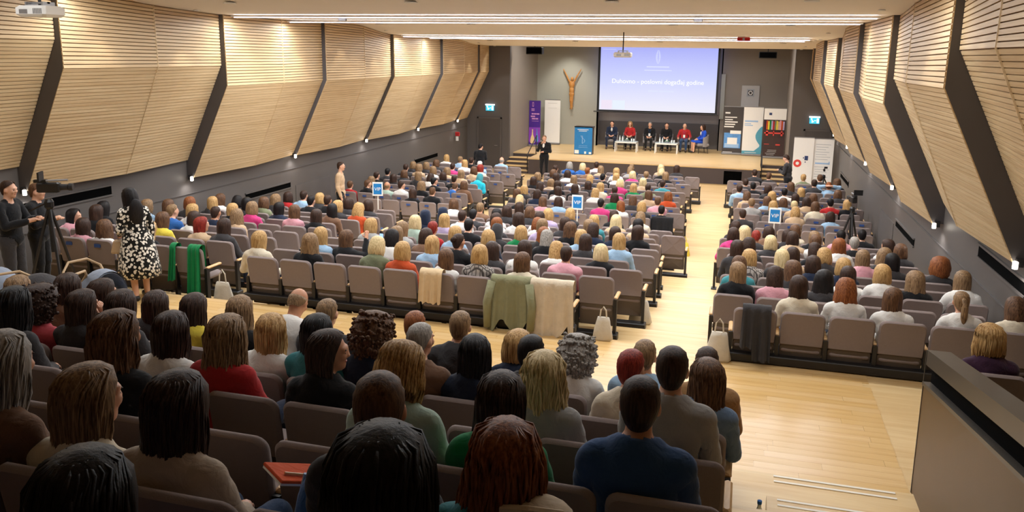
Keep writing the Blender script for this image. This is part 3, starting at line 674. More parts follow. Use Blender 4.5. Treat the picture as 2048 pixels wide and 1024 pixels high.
def hair_mb(style, P, n=26, seed=0.0):
    lv = LEV[style]; wav = {'W': .035, 'C': .06}.get(style, 0); rough = {'S': .012, 'P': .012, 'U': .012, 'X': .008, 'H': .004, 'C': .035}.get(style, .02)
    outer = []; inner = []
    for z, rx, ry, yc, A in lv:
        outer.append(ring(n, R(A), rx, ry, yc, z, rough, seed, wav))
        inner.append(ring(n, R(A)*.99, max(rx-.016, .004), max(ry-.016, .004), yc, z-(.008 if z > .09 else 0), 0, seed, 0))
    nl = len(lv)
    if style in 'LWB':                         # uneven tips and a soft parting
        for i in range(nl):
            t = max(0, (i-nl+4)/3)
            if t > 0:
                for j, (x_, y_, z_) in enumerate(outer[i]):
                    dz = .022*t*(math.sin(j*1.7+seed*2)+.6*math.sin(j*.61+seed)); outer[i][j] = (x_, y_, z_+dz); a_, b_, c_ = inner[i][j]; inner[i][j] = (a_, b_, c_+dz)
    q = MB(); q.loft(outer, closed=False); k = len(lv)
    c0 = len(q.v); q.v.append((0, lv[0][3], lv[0][0]+.002))
    for j in range(n): q.f.append((j, c0, j+1)); q.m.append(0)
    q.loft([r_[::-1] for r_ in inner], closed=False)
    rim_o = [r_[0] for r_ in outer]; rim_i = [r_[0] for r_ in inner]; q.loft([rim_i, rim_o], closed=False)
    rim_o = [r_[-1] for r_ in outer]; rim_i = [r_[-1] for r_ in inner]; q.loft([rim_o, rim_i], closed=False)
    q.loft([outer[-1], inner[-1]], closed=False)
    if n > 50 and style in 'LWB':              # separate locks lying on the hair
        rr = random.Random(int(seed*10)+len(lv)); nl2 = nl-1
        for j in range(1, n):
            i0 = (1 if rr.random() < .6 else 2) if abs(j-n/2) < n*.40 else 4
            pts = []; off = rr.uniform(-.001, .0035); ph = rr.uniform(0, 6)
            for i in range(i0, nl):
                x_, y_, z_ = outer[i][j]; xc_, yc_ = 0, lv[i][3]; d_ = math.hypot(x_, y_-yc_)+1e-6; kk = 1+(off if i > i0+1 else -.009 if i == i0 else -.003)/d_; sw = (.010 if style == 'W' else .0035)*math.sin(i*1.3+ph)
                pts.append((x_*kk+sw, yc_+(y_-yc_)*kk, z_))
            lx, ly, lz = pts[-1]; pts.append((lx*.96, ly*.99, lz-.018-rr.random()*.02))
            w0 = rr.uniform(.0045, .0075); q.tube(pts, [w0*.4]+[w0]*(len(pts)-2)+[.002], 5)
    if n > 50 and style == 'C':
        rr = random.Random(3)
        for i in range(2, nl):
            for j in range(0, n+1):
                x_, y_, z_ = outer[i][j]; s_ = rr.uniform(.008, .016); q.ell((x_*rr.uniform(.97, 1.04), y_*rr.uniform(.97, 1.04), z_+rr.uniform(-.02, .02)), (s_, s_, s_*.9), 5)
    if style == 'P':
        q.ell((0, -.12, .055), (.022, .022, .022), 6)
        q.tube([(0, -.10, .06), (0, -.150, .055), (.004, -.168, -.02), (.008, -.160, -.12), (.008, -.150, -.21), (.006, -.145, -.27)], [.018, .028, .036, .036, .028, .008], 9)
    if style == 'U':
        for i in range(3): q.ell((.012*(i-1), -.125-.008*(i % 2), .055+.012*(i-1)), (.040, .034, .036), 8)
    v = []
    for p in q.v:
        t = min(1, max(0, (p[2]+.26)/.18)); y_ = P.yaw*(.35+.65*t)
        Rm = P.R if t >= 1 else rotm(y_, P.pitch*t)
        v.append(tuple(P.H+Rm @ A3(*p)))
    q.v = v
    return q
# ------------------------------------------------------------------ templates
POSES = {
 'a': dict(), 'b': dict(yaw=R(16)), 'c': dict(yaw=R(-20)), 'd': dict(pitch=R(-22), fwd=.12), 'e': dict(yaw=R(-8), arms='wide', fwd=.05), 'f': dict(yaw=R(9), side=.08),
 'r': dict(yaw=R(-68), side=.10), 'q': dict(yaw=R(-38)), 'l': dict(yaw=R(48)), 'h': dict(pitch=R(-40), fwd=.32, male=True), 'p': dict(arms='up', yaw=R(-10)), 'g': dict(arms='face', yaw=R(-14)), 'k': dict(arms='behind', male=True),
 'm': dict(male=True), 'n': dict(male=True, yaw=R(-14)), 'x': dict(male=True, legs='cross', yaw=R(-8)), 'z': dict(fwd=.55, pitch=R(-25), male=True, legs='wide'),
}
TEMPL = {}
def templ(pose, res):
    k = (pose, res)
    if k not in TEMPL:
        P = seated(**POSES[pose]); TEMPL[k] = (P, person_parts(P, res, face=res < .022))
    return TEMPL[k]
MESH = {}
ORDER = ('body', 'top', 'trousers', 'hair', 'shoes')
def half(src, sx):
    ff = [f for f in src.f if src.v[f[0]][0]*sx > 0]; us = sorted({i for f in ff for i in f}); mp = {u: i for i, u in enumerate(us)}
    q = MB(); q.add([src.v[u] for u in us], [tuple(mp[i] for i in f) for f in ff]); return q
def far_mesh(pose, style, var):
    k = ('far', pose, style, var)
    if k not in MESH:
        P, parts = templ(pose, .030)
        q = MB()
        for i, nm in enumerate(ORDER):
            src = hair_mb(style, P, 14, var*1.9) if nm == 'hair' else parts[nm]
            q.add(src.v, src.f, i)
        me = q.mesh('person', True)
        for i in range(5): me.materials.append(None)
        MESH[k] = me
    return MESH[k]
def near_meshes(pose, style, var, res=.0165):
    P, parts = templ(pose, res); o = {}
    for nm in ('body', 'top', 'trousers', 'hair', 'shoe', 'shoe2'):
        k = ('near', pose, style if nm == 'hair' else 0, var if nm == 'hair' else 0, nm, res)
        if k not in MESH:
            src = hair_mb(style, P, 60 if res < .018 else 40, var*1.9) if nm == 'hair' else half(parts['shoes'], 1 if nm == 'shoe' else -1) if nm in ('shoe', 'shoe2') else parts[nm]
            me = src.mesh(nm.rstrip('2'), True)
            for i in range(3 if nm == 'body' else 1): me.materials.append(None)
            MESH[k] = me
        o[nm] = MESH[k]
    return o
def setm(o, i, m):
    s_ = o.material_slots[i]; s_.link = 'OBJECT'; s_.material = M(m)
def add_person(loc, rz, pose, style, hair, top, bottom, near, var, label, group, skin='skin', scale=1, res=.0165):
    if near:
        ms = near_meshes(pose, style, var, res)
        o = link('person', ms['body'], None, loc, rz); setm(o, 0, skin); setm(o, 1, 'eye_dark'); setm(o, 2, 'lip')
        for nm, mt in (('top', top), ('trousers', bottom), ('hair', hair), ('shoe', 'shoe_black'), ('shoe2', 'shoe_black')):
            if nm == 'hair' and style == '-': continue
            c = link(nm.rstrip('2'), ms[nm], o); setm(c, 0, mt)
            if nm == 'hair' and style == 'H': c.name = 'hood'
    else:
        o = link('person', far_mesh(pose, style, var), None, loc, rz)
        for i, mt in enumerate((skin, top, bottom, hair, 'shoe_black')): setm(o, i, mt)
    if scale != 1: o.scale = (scale,)*3
    tag(o, label, 'person', group); return o
# ------------------------------------------------------------------ auditorium chair
def outline(w, z0, z1, r, n=5, rb=.015):
    p = []
    for cx, cz, a0, rr in ((w-r, z1-r, 0, r), (-w+r, z1-r, 90, r), (-w+rb, z0+rb, 180, rb), (w-rb, z0+rb, 270, rb)):
        for i in range(n+1):
            a = R(a0+90*i/n); p.append((cx+rr*math.cos(a), cz+rr*math.sin(a)))
    return p
def slab(w, z0, z1, r, y0, th, bow, tilt, bev=.012, zt=0):
    rings = []
    ol = outline(w, z0, z1, r)
    cx, cz = 0, (z0+z1)/2
    for t, k in ((0, bev), (bev, 0), (th-bev, 0), (th, bev)):
        rg = []
        for x, z in ol:
            sx = (w-k)/w; sz = ((z1-z0)/2-k)/((z1-z0)/2)
            X, Z = x*sx, cz+(z-cz)*sz
            rg.append((X, y0+t+bow*(X/w)**2-math.tan(tilt)*(Z-zt), Z))
        rings.append(rg)
    q = MB(); q.loft(rings, cap=False); n = len(ol)
    for ri, s_ in ((0, 1), (3, -1)):          # caps as strips so that the bow stays smooth
        rg = rings[ri]; c = (0, sum(p[1] for p in rg)/n-(bow*.45), cz); cols = []
        b0 = len(q.v); q.v += rg+[c]
        for i in range(n):
            q.f.append((b0+i, b0+(i+1) % n, b0+n) if s_ < 0 else (b0+(i+1) % n, b0+i, b0+n)); q.m.append(0)
    return q
CH = {}
def chair_meshes():
    # origin: floor under the head of the sitter
    CH['backrest'] = (slab(.245, .50, .92, .075, -.235, .055, .035, R(9), .016, .5), 'seat_fabric', True)
    CH['lower_panel'] = (slab(.235, .19, .505, .03, -.215, .030, .030, R(9), .006, .5), 'seat_shell', True)
    q = MB(); q.cbox((0, .03, .435), (.46, .44, .085), b=.03); CH['seat'] = (q, 'seat_fabric', True)
    q = MB(); q.box(-.022, .022, -.22, -.15, .05, .60); q.box(-.02, .02, -.17, .10, .54, .585); CH['side_frame'] = (q, 'black_metal', False)
    q = MB(); q.cbox((0, -.02, .605), (.055, .34, .035), b=.012); CH['armrest'] = (q, 'arm_wood', False)
    q = MB(); q.box(-.055, .055, -.296, -.284, .80, .85); CH['reserved_label'] = (q, 'label_blue', False)
    for k, (q, m, s_) in CH.items():
        me = q.mesh(k, s_); me.materials.append(M(m)); CH[k] = (q, m, s_, me)
plain('label_blue', '31508f', .6, var=.3, scale=40)
chair_meshes()
def add_chair(x, y, z, label, group, end=False, lab=False):
    o = empty('auditorium_chair', (x, y, z)); tag(o, label, 'chair', group)
    bk = link('backrest', CH['backrest'][3], o)
    for nm in ('lower_panel', 'seat'): link(nm, CH[nm][3], o)
    for xx in ((-.265, .265) if end else (-.265,)):
        sf = link('side_frame', CH['side_frame'][3], o, (xx, 0, 0)); link('armrest', CH['armrest'][3], sf)
    if lab: link('reserved_label', CH['reserved_label'][3], bk)
    return o
# ------------------------------------------------------------------ audience
ROWS = '''c0 -6.74 9: 0LoI-20-3 1WmK+11+0 3ByO+6+3 4BoA-5-1 5LbW+0-7 6BoQ+1+4 7LbI+7-3
c1 -6.84 10: 1LoC-6+0 2LbK-20-3 3LkW+0+4 4LoC+20-1 5UdK-2+6 6LdD+2-2 7LdW-7+4 8SdP+5+0
c2 -6.55 10: 2LmN+0+0 3BdV-3+0 5BoN-7+5 7LoW-5-6 8ByK+11-5
c3 -6.86 10: 1BoH-3-1 2LmH+3-3 3SrR+11+2 4BoC-13-3 7LgK-9+2 8LdD+3-1 9LoC+4+5
c4 -6.55 10: 1ByE+14+2 3SkK+11+3 4HDD+13-4 5BoG-3-4 6WaD-20-3 7BoC+2-3
c5 -6.56 10: 1HNN-4+4 2LoL-14-1 4BaD-16-1 5LmL+20+4 6WbK+20+0 7LdN+20+2 8LdN-13-2 9LdK-20+3
c6 -6.61 10: 1HNK+20+3 2SdW-13+0 3BdW+20+0 4WdW+16+4 5BaW-20-4 6LdD+2+1 7LmC-20-1
c7 -6.78 10: 2SkD+9-4 3LkW+9+1 5LdW-4+0 7LoT+3+2 9LkS-14-1
c8 -6.27 10: 2BdD+10+3 3BbD+10+4 4BoL-5+2 7WyS-16-3
c9 -6.60 10: 0BbW-6+3 1SmV+6-3 3LdD-5+5 5BoD+7-2 7LdK+0+0 8BmI+4+0
c12 -6.28 9: 1LyK-1+1 2LbP+10+0 3BdC-2+2 5SkM+1+4 6LaW-6+1 7BoD-1+2 8SkK-5-4
c13 -6.04 9: 0LbD-2+2 1BdN+3+4 5BdG-1+6 6LbD-6+3 7SbP+6+4
c14 -6.22 9: 0BoD+15-1 2LdW+5+1 4LoW+3+2 7LbS-10+5 8BaA-10+5
c15 -6.30 9: 1LdK-7-3 2LdK-6+5 3LdK-8-3 4LoI+20+6 5SdM-8-4
c16 -6.34 9: 0LdK+11-1 1BmS+11-5 3LdD+18-6 5ByM+20+7 6LoG-20-5 7SdO-20-5
c17 -6.26 9: 0BmD-6+0 1LdD-1+1 2LmW+2-3 3LoD-2+2 6ByS+2+1 7SdT+8-3
c18 -6.58 9: 1BbD+4+0 2BdW-3+0 4SkK+14-5 5LoW-16-1
c19 -6.22 9: 0SdD+9+4 2SaV+10+1 4LoW-2+5 5ByM-2-4 6SmD-12-2 7LmK-4-1
c20 -6.44 9: 1BgB+2+5 2ByB-6+3 3LmS+7-4 5LmH+0+0 7ByK-4-2
c21 -6.04 9: 2SdW-8-1 4SmN+7-4 6ByS+0+0 7LdD+0+0
l0 -10.73 6: 1LdP+13-9 2WbW-20-9 3WoK+15-5
l1 -11.32 7: 0LkP+13-6 1LdK+9+4 4LbY-18+0 5LrS+17-3 6LdD-17-2
l2 -11.08 7: 0LkK-20+2 2SmB+20+5 3BdW+1-5
l3 -11.16 7: 0BmC+12+2 1LbD-7+4 2BoW+2-1 3SdN+0-3 4WmS-7-5
l4 -10.96 7: 0BaD+19+3 2LoK+10-4 3BmM+3+3 5LbP-11+2 6LdK-19-4
l5 -11.32 7: 1LoD-11-2 2LkD+19+2 4LkN-6-4 6LkV+1+1
l6 -11.22 7: 0LbW-2-3 1BkK-20-4 2BbO-2-3 5BoD+19+1 6WoA+9-2
l7 -11.16 7: 1WmD+20-3 3SkK+10-1 4SdK-10+3 5BdD-5+0 6BdD-11-1
l8 -11.22 7: 1BdR+17-3 2SdC-9+3 3BoD-11+0
l12 -9.88 5: 2LdK+3-3 3SbK+6+5
l13 -11.05 7: 0SbR-5-7 1SbK-3-1 2XmE+5-3 3SdW-3+2 4WmK+3+5
l14 -10.63 6: 0BmD-20-4 3SkK+20+4 4SbB+20-6 5BbV+7-1
l15 -10.99 7: 0SdK-5-2 1LdK-3-7 2LmD+20+5 3LdW+9+2 5SdK-17+1
l16 -10.87 6: 0SkD-20-2 1BbD-15-5 3BdD+9-6 4LmS+16+5 5HTT+13+0
l17 -10.83 7: 0SdD+4+3 1BmS-3+5 2BmW-13-1 3BmS-11-1 4BbS+20+6
l18 -11.01 6: 0BmD+12+0 1BmD+6+0 3SdM-6+2 5BrI-15+1
l19 -10.91 7: 1BbD+0-2 3LoW-2+4 4SwC-1+2
l20 -10.91 6: 2SmC+8+4 3SdK-8+2
l21 -11.17 7: 1LoW+1-4 5XgC+0-3
r0 0.01 6: 1LdI-6+4 2WaW-7+6 3LbW-9-2 4PmW+7+2 5LbI+10+0
r1 -0.25 6: 0LmK+3+3 1LdP-3+1 2WkD+3+2
r2 -0.00 6: 0LbT-20+1 1WbD-2+0 2LdW+20-3 3BoW+2+5 4WmK-7-2 5LmW-3+4
r3 -0.21 6: 0BoQ+19+2 1LyD+0+5 2BdN+7-2 3BoN-20-1
r4 -0.04 6: 0LdD-20+5 1LdS+7-1 2BoD+6+2 3LmP+9+4 4LkD-5+1 5CaD+4-1
r5 -0.05 6: 0BdD+0+2 2LdK+0+0 4WmD+0+0
r6 -0.16 6: 1ByD-4-1 3WaW+4+3 5BbD-4+0
r7 -0.35 6: 0BdM+15+1 1SrD-20-1 2BdS+5+1 3LbW-9-2 4SgK+5-1 5LdW+7-1
r8 -0.24 6: 0WyD+20-2 1BdV+3+0 2LdD-20-4 3LmK-20-4 4SkP-20+3
r9 -0.35 6: 0LdD+6+0 2BbI+13-1 5SkK-13-1
r12 -0.16 6: 0SdD+1+5
r13 -0.09 6: 2BoS+12+4 4BdC-13-4
r14 0.04 6: 0SmH+2+5 1BoD+3+1 2SyS+0+5 3LbI-2+6
r15 -0.13 6: 1LbC+7-2 2BbC-6-4 3BdS+0+2 4SkR+5+3 5LoK-7+1
r16 0.06 6: 0LbS-11-5 1WoD+2-1 2LdD+10-4 3BbD+3-1
r17 -0.17 6: 0SdC-9+1 1BdD+16+5 2SkW+8-2 3LoD+0+1 5BbD-9+1
r18 0.10 6: 0SkK+2-2 2LbD-3+4
r19 -0.23 6: 0SdD+14-5 4SdD+4+4 5SaC-17-2
r20 -0.04 6: 5WbK+0-2
r21 -0.41 6: 1SdD+6+4 2SbD-2-5 4SoO-2-5 5SbD-6-3
b0 -8.02 16: 1LmD+34-1 2LdV+60+9 3LdD+31+7 4LdD+38-1 5LdY+35+2 6LmK+24+4 7XmW+54+16 8SmD+20+10 9BdT-26-2 10SaD-22+7 11SmD-32+12 12BoN-28-1 13CgW-32-3 14SmC-30+2 15SdS-35+2
b1 -8.02 16: 4CdP+12-3 5LdD-8-1 6LdD-24+4 7LoW+71-3 8LkT+95+2 9CbN+60+4 10SgV+23+4 11LkN+1-1 12SkD-35+3 13SrI+24+1 15LbC-37+0
b2 -8.16 16: 6LkD-20+4 8LdW+8-2 9WmR+1+2 10LdK+15-1 13WyH-2+0 14SdH+18+12
b3 -8.14 16: 9WbK-5+6 12BoE-4+5 13LdG-3-4 14SdB+9+3
b4 -8.02 16: 9LgV+9-1 10LmI-5-11 11LdS-19-8 12SbD+12+3 13WaT+5-9
b5 -8.34 16: 12LkB+13-9 14LkK-12+8'''
ORD += 'seventeenth eighteenth nineteenth twentieth'.split()
VALID = [k for k in range(22) if k not in (10, 11)]
D0 = {'l': 10.3, 'c': 10.15, 'r': 9.85}
BN = {'l': 'left block', 'c': 'centre block', 'r': 'right block', 'b': 'rear block'}
POSE_AT = {('b2', 10): 'r', ('b0', 7): 'h', ('b4', 10): 'c', ('b1', 4): 'c', ('b1', 5): 'g', ('b3', 14): 'm', ('b4', 12): 'b', ('b1', 14): 'm', ('c1', 2): 'p', ('l1', 0): 'r', ('l1', 5): 'q', ('r19', 5): 'k', ('r17', 0): 'x', ('l16', 5): 'z', ('l14', 4): 'z', ('l13', 3): 'q', ('l13', 1): 'q', ('l13', 2): 'n', ('r7', 5): 'l', ('l14', 3): 'q'}
TOP_AT = {('b1', 4): 'cloth_coral', ('b4', 11): 'cloth_knit', ('b3', 14): 'cloth_jacket', ('b1', 15): 'cloth_tweed', ('b0', 15): 'cloth_camel', ('l16', 5): 'cloth_cyan', ('r0', 2): 'cloth_W', ('b2', 13): 'cloth_H'}
TNAME = {'cloth_coral': 'coral', 'cloth_knit': 'beige knit', 'cloth_jacket': 'steel blue jacket', 'cloth_tweed': 'blue tweed', 'cloth_camel': 'camel', 'cloth_cyan': 'cyan jacket', 'cloth_W': 'white', 'cloth_H': 'grey'}
import re
rng = random.Random(11)
chairs = []; far_chairs = MB(); FARM = ['seat_fabric', 'seat_shell', 'black_metal', 'arm_wood', 'label_blue']
def stuff_chair(x, y, z, lab, end):
    for nm, mi in (('backrest', 0), ('lower_panel', 1), ('seat', 0), ('side_frame', 2), ('armrest', 3))+((('reserved_label', 4),) if lab else ()):
        q = CH[nm][0]
        for xo in (((-.265, .265) if end else (-.265,)) if nm in ('side_frame', 'armrest') else (0,)): far_chairs.add([(a+x+xo, b_+y, c+z) for a, b_, c in q.v], q.f, mi)
seen_rows = {}
for line in ROWS.strip().splitlines():
    head, ppl = line.split(':'); rid, x0, n = head.split(); x0 = float(x0); n = int(n); bl = rid[0]; k = int(rid[1:])
    seen_rows[rid] = (x0, n, ppl)
for bl in 'lcr':
    for k in VALID:
        if bl+str(k) not in seen_rows: seen_rows[bl+str(k)] = ({'l': -11.0, 'c': -6.4, 'r': -.1}[bl], {'l': 6, 'c': 9, 'r': 6}[bl], '')
for rid, (x0, n, ppl) in sorted(seen_rows.items()):
    bl = rid[0]; k = int(rid[1:])
    if bl == 'b':
        Y, Z = RD[k], rear_floor(k); near = True; rowtxt = 'rear block, %s row from aisle' % ORD[k]; SX = RD[k]/(6.2-.91*k); grp = 'people seated in the rear block'
        lo = {0: 1, 1: 2, 2: 4, 3: 6, 4: 7, 5: 8}[k]
    else:
        Y, Z = D0[bl]+PITCHR*k, row_floor(k); near = k <= 1; rk = len(VALID)-1-VALID.index(k); rowtxt = '%s, %s row from stage' % (BN[bl], ORD[rk]); grp = 'people seated in the '+BN[bl]
        lo = 0
    seats = set(range(lo, n))
    if rid == 'b0': seats = set(range(1, n))
    for i in sorted(seats):
        x = x0+.53*(i+.5)
        if bl == 'b': x = -.22-.53*(n-1-i)
        lab = (bl != 'b' and k >= 12 and rng.random() < .7) or (rid == 'l0' and i in (0, 1, 2))
        if bl == 'b' or k <= 6 or k == 12:
            add_chair(x, Y, Z, 'grey upholstered chair, %s, %s seat from left' % (rowtxt, ORD[i-lo]), 'auditorium chairs in the '+BN[bl], i == n-1, lab)
        else: stuff_chair(x, Y, Z, lab, i == n-1)
    # black floor rail under the row
    xa, xb = x0+.53*lo, min(x0+.53*n, .1) if bl == 'b' else x0+.53*n
    q = MB(); q.cbox(((xa+xb)/2, 0, .065), (xb-xa+.1, .16, .10), b=.01)
    for i in range(lo, n-1 if bl == 'b' else n+1, 2): q.box(x0+.53*i-.04, x0+.53*i+.04, -.06, .06, 0, .03)
    zr = 0
    if rid in ('c0', 'r0'): zr = ZC-Z
    ob = q.build('seat_rail', 'black_metal', loc=(0, Y-.20, Z+max(0, zr)*1.0)); tag(ob, 'black floor rail under the chairs, '+rowtxt, 'rail', 'black rails under the chair rows')
    ps = re.findall(r'(\d+)([A-Z])([a-zA-Z])([A-Z])([+-]\d+)([+-]\d+)', ppl)
    xs = [(-.06 if rid == 'b5' else .10 if (rid, int(p[0])) == ('b4', 12) else 0)+(x0+.53*(int(p[0])+.5)+int(p[4])/100)*(SX if bl == 'b' else 1) for p in ps]
    for _ in range(60):
        for a in range(len(xs)-1):
            d = .41-(xs[a+1]-xs[a])
            if d > 0: xs[a] -= d/2; xs[a+1] += d/2
    for j, (si, st, hc, tc, dx, dz) in enumerate(ps):
        si = int(si); x = xs[j]
        key = (rid, si)
        pose = POSE_AT.get(key) or (rng.choice('mmmn') if st in 'SX' and hc not in 'ryo' else rng.choice('aaabcdef'))
        top = TOP_AT.get(key, 'cloth_'+tc)
        if st == 'H' and top == 'cloth_T': st = 'S'; hc = 'b'
        hairm = 'hair_'+hc if st != 'H' else 'cloth_'+({'D': 'D', 'N': 'N', 'T': 'T'}[hc])
        label = 'person in %s top, %s, %s person from left' % (TNAME.get(top, CNAME[tc]), rowtxt, ORD[j])
        add_person((x, Y+rng.uniform(-.03, .03), Z+int(dz)/100*.9-(.07 if rid == 'b5' else 0)), rng.uniform(-.05, .05), pose, st, hairm, top, rng.choice(('cloth_K', 'cloth_N', 'cloth_jeans', 'cloth_D')), near, rng.randrange(3), label, grp, rng.choice(('skin', 'skin', 'skin_tan')), 1.05 if bl == 'b' else 1.0, .0165 if bl == 'b' else .02)
o = far_chairs.build('far_auditorium_chairs', FARM); tag(o, 'grey chairs of the front rows glimpsed between the audience', 'chairs', kind='stuff')
# ------------------------------------------------------------------ guard wall beside the aisle
def guard():
    o = empty('aisle_guard', (1.543, 6.95, ZC)); tag(o, 'bronze-panelled aisle guard wall with dark capping and handrail recess', 'guard wall')
    sl = .175                                  # rise per metre towards the camera
    def pr(x0, x1, zt0, zt1, mt, nm, y0=0., y1=-5.2):
        q = MB(); v = []
        for y in (y0, y1):
            d = -y*sl; v += [(x0, y, zt0+d), (x1, y, zt0+d), (x1, y, zt1+d), (x0, y, zt1+d)]
        q.add(v, [(0, 1, 2, 3), (7, 6, 5, 4), (0, 4, 5, 1), (1, 5, 6, 2), (2, 6, 7, 3), (3, 7, 4, 0)]); q.build(nm, mt, o)
    pr(0, .17, 1.13, 1.255, 'guard_cap', 'cap'); pr(.05, .16, .98, 1.135, 'void_black', 'recess'); pr(-.012, .05, .955, .985, 'guard_cap', 'recess_lip'); pr(0, .16, .90, .96, 'guard_bronze', 'upper_band')
    q = MB(); y1 = -5.2; q.add([(0, 0, 0), (.16, 0, 0), (.16, 0, .90), (0, 0, .90), (0, y1, 0), (.16, y1, 0), (.16, y1, .90-y1*sl), (0, y1, .90-y1*sl)], [(0, 1, 2, 3), (7, 6, 5, 4), (0, 4, 5, 1), (1, 5, 6, 2), (2, 6, 7, 3), (3, 7, 4, 0)]); q.build('panel', 'guard_bronze', o)
    q = MB(); q.box(-.004, .0, -.004, .012, 0, 1.25); q.build('edge_trim', 'guard_cap', o)
guard()
# ------------------------------------------------------------------ named figures
def figure(P, loc, rz, style, hair, top, bottom, label, res=.02, skin='skin', skirt=False, sleeves=True, face=True, scale=1, group=None, hn=30):
    parts = person_parts(P, res, sleeves, skirt, face=face)
    o = parts['body'].build('person', [skin, 'eye_dark', 'lip'], None, loc, rz, True)
    for nm, mt in (('top', top), ('trousers' if not skirt else 'skirt', bottom)):
        parts['trousers' if nm == 'skirt' else nm].build(nm, mt, o, smooth=True)
    sh = parts['shoes']
    for sx in (-1, 1):
        ff = [f for f in sh.f if sh.v[f[0]][0]*sx > 0]
        if ff:
            us = sorted({i for f in ff for i in f}); mp = {u: i for i, u in enumerate(us)}; q = MB(); q.add([sh.v[u] for u in us], [tuple(mp[i] for i in f) for f in ff]); q.build('shoe', 'shoe_black', o, smooth=True)
    if style: hair_mb(style, P, hn, 2.2).build('hair', hair, o, smooth=True)
    if scale != 1: o.scale = (scale,)*3
    tag(o, label, 'person', group); return o
P = standing(arms='mic', yaw=R(6)); sp = figure(P, (-7.46, 31.1, ZF), PI-.1, 'S', 'hair_m', 'cloth_K', 'cloth_K', 'standing person in black suit holding a microphone before the stage', .018)
q = MB(); q.tube([(0, 0, -.10), (0, 0, .05)], .012); q.build('grip', 'black_plastic'); mic = bpy.data.objects['grip']; mic.name = 'microphone'; mic.location = (-7.54, 30.88, ZF+1.47); mic.rotation_euler = (R(25), 0, 0); tag(mic, 'black handheld microphone held by the standing speaker', 'microphone'); q = MB(); q.ell((0, 0, .075), (.026, .026, .030), 8); q.build('head_mesh', 'grey_metal', mic, smooth=True)
figure(standing(arms='look', pitch=R(-25), fwd=.12, h=1.74), (1.52, 28.2, ZF), R(70), 'S', 'hair_d', 'cloth_D', 'cloth_K', 'standing person in dark grey looking down at a small camera by the stairs', .022)
q = MB(); q.cbox((0, 0, 0), (.14, .09, .09), b=.01); o = q.build('photo_camera', 'black_plastic', loc=(1.27, 28.32, ZF+1.2)); tag(o, 'small black camera in the hands of the person by the stairs', 'camera'); q = MB(); q.lathe([(.035, 0), (.035, .09), (.028, .1)], (0, 0, .0), 10); q.build('lens', 'black_plastic', o)
figure(standing(arms='look', pitch=R(-15), fwd=.25, h=1.60, yaw=R(-30)), (-9.3, 28.6, ZF), R(10), 'S', 'hair_k', 'cloth_K', 'cloth_K', 'person in black leaning by the side door left of stage', .022)
figure(standing(arms='camera', h=1.76, pitch=R(-3)), (-9.62, 8.72, ZC), R(-78), 'S', 'hair_d', 'cloth_K', 'cloth_D', 'camera operator in black standing behind the large tripod camera', .016)
figure(standing(arms='look', h=1.62), (-9.75, 9.3, ZC), R(-70), 'S', 'hair_b', 'cloth_K', 'cloth_K', 'second person in black partly hidden behind the camera operator', .02)
figure(standing(h=1.88, arms='hang'), (-10.62, 20.2, ZF), R(-72), 'S', 'hair_d', 'cloth_S', 'cloth_K', 'tall standing person in beige sweater and dark trousers by the left wall', .018)
q = MB(); q.ell((0, .10, 1.34), (.05, .035, .10), 8); q.build('shirt_front', 'cloth_W', sp, smooth=True)
# visitor in the patterned dress
P = standing(arms='bag', male=False, h=1.62, fwd=.22, pitch=R(-14), stride=.06)
dw = figure(P, (-8.22, 9.5, ZC), R(62), 'L', 'hair_k', 'cloth_floral', 'cloth_floral', 'standing person in black and white patterned midi dress holding a beige handbag', .016, skirt=True, sleeves=True)
q = MB(); rings = []
for z, rx, ry, yc in ((1.00, .165, .135, .02), (.90, .205, .17, .01), (.75, .235, .205, 0), (.55, .27, .245, -.01), (.36, .30, .275, -.02)):
    rings.append([(rx*(1+.05*math.sin(7*a+z*3))*math.cos(a), yc+ry*(1+.06*math.sin(5*a+z*5))*math.sin(a), z) for a in [2*PI*i/30 for i in range(30)]])
rings += [[(x*.97, y*.97, z+.004) for x, y, z in rings[-1]]]
q.loft(rings, cap=False); q.build('dress_skirt', 'cloth_floral', dw, smooth=True)
q = MB(); q.ell((0, -.035, 1.27), (.105, .055, .20), 14); q.build('hair_fall', 'hair_k', dw, smooth=True)
hb = empty('handbag', (-8.46, 9.50, ZC+.66)); tag(hb, 'small beige leather handbag held by person in patterned dress', 'handbag'); hb.rotation_euler.z = R(20)
plain('leather_beige', 'b89c78', .5); q = MB(); q.loft([[(sx*w_, sy*d_, z) for sx, sy in ((-1, -1), (1, -1), (1, 1), (-1, 1))] for z, w_, d_ in ((0, .15, .06), (.02, .16, .07), (.17, .13, .045), (.19, .12, .03))]); q.build('bag_body', 'leather_beige', hb)
q = MB(); q.tube([(-.08, 0, .18), (-.07, 0, .25), (0, 0, .29), (.07, 0, .25), (.08, 0, .18)], .008); q.build('bag_handle', 'leather_beige', hb)
# person with the purple top beyond the guard
add_person((2.04, 7.2, ZC+.19), .05, 'a', 'B', 'hair_o', 'cloth_U', 'cloth_K', True, 1, 'person in dark purple top seated beyond the bronze guard wall', None)
q = MB(); q.box(1.75, 3.25, 6.75, 7.75, ZC, ZC+.19); o = q.build('platform', 'wall_charcoal'); o.name = 'seat_platform'; tag(o, 'low dark platform behind the bronze guard wall', 'platform')
add_chair(2.04, 7.2, ZC+.19, 'grey upholstered chair beyond the bronze guard wall', 'auditorium chairs in the right block', True)
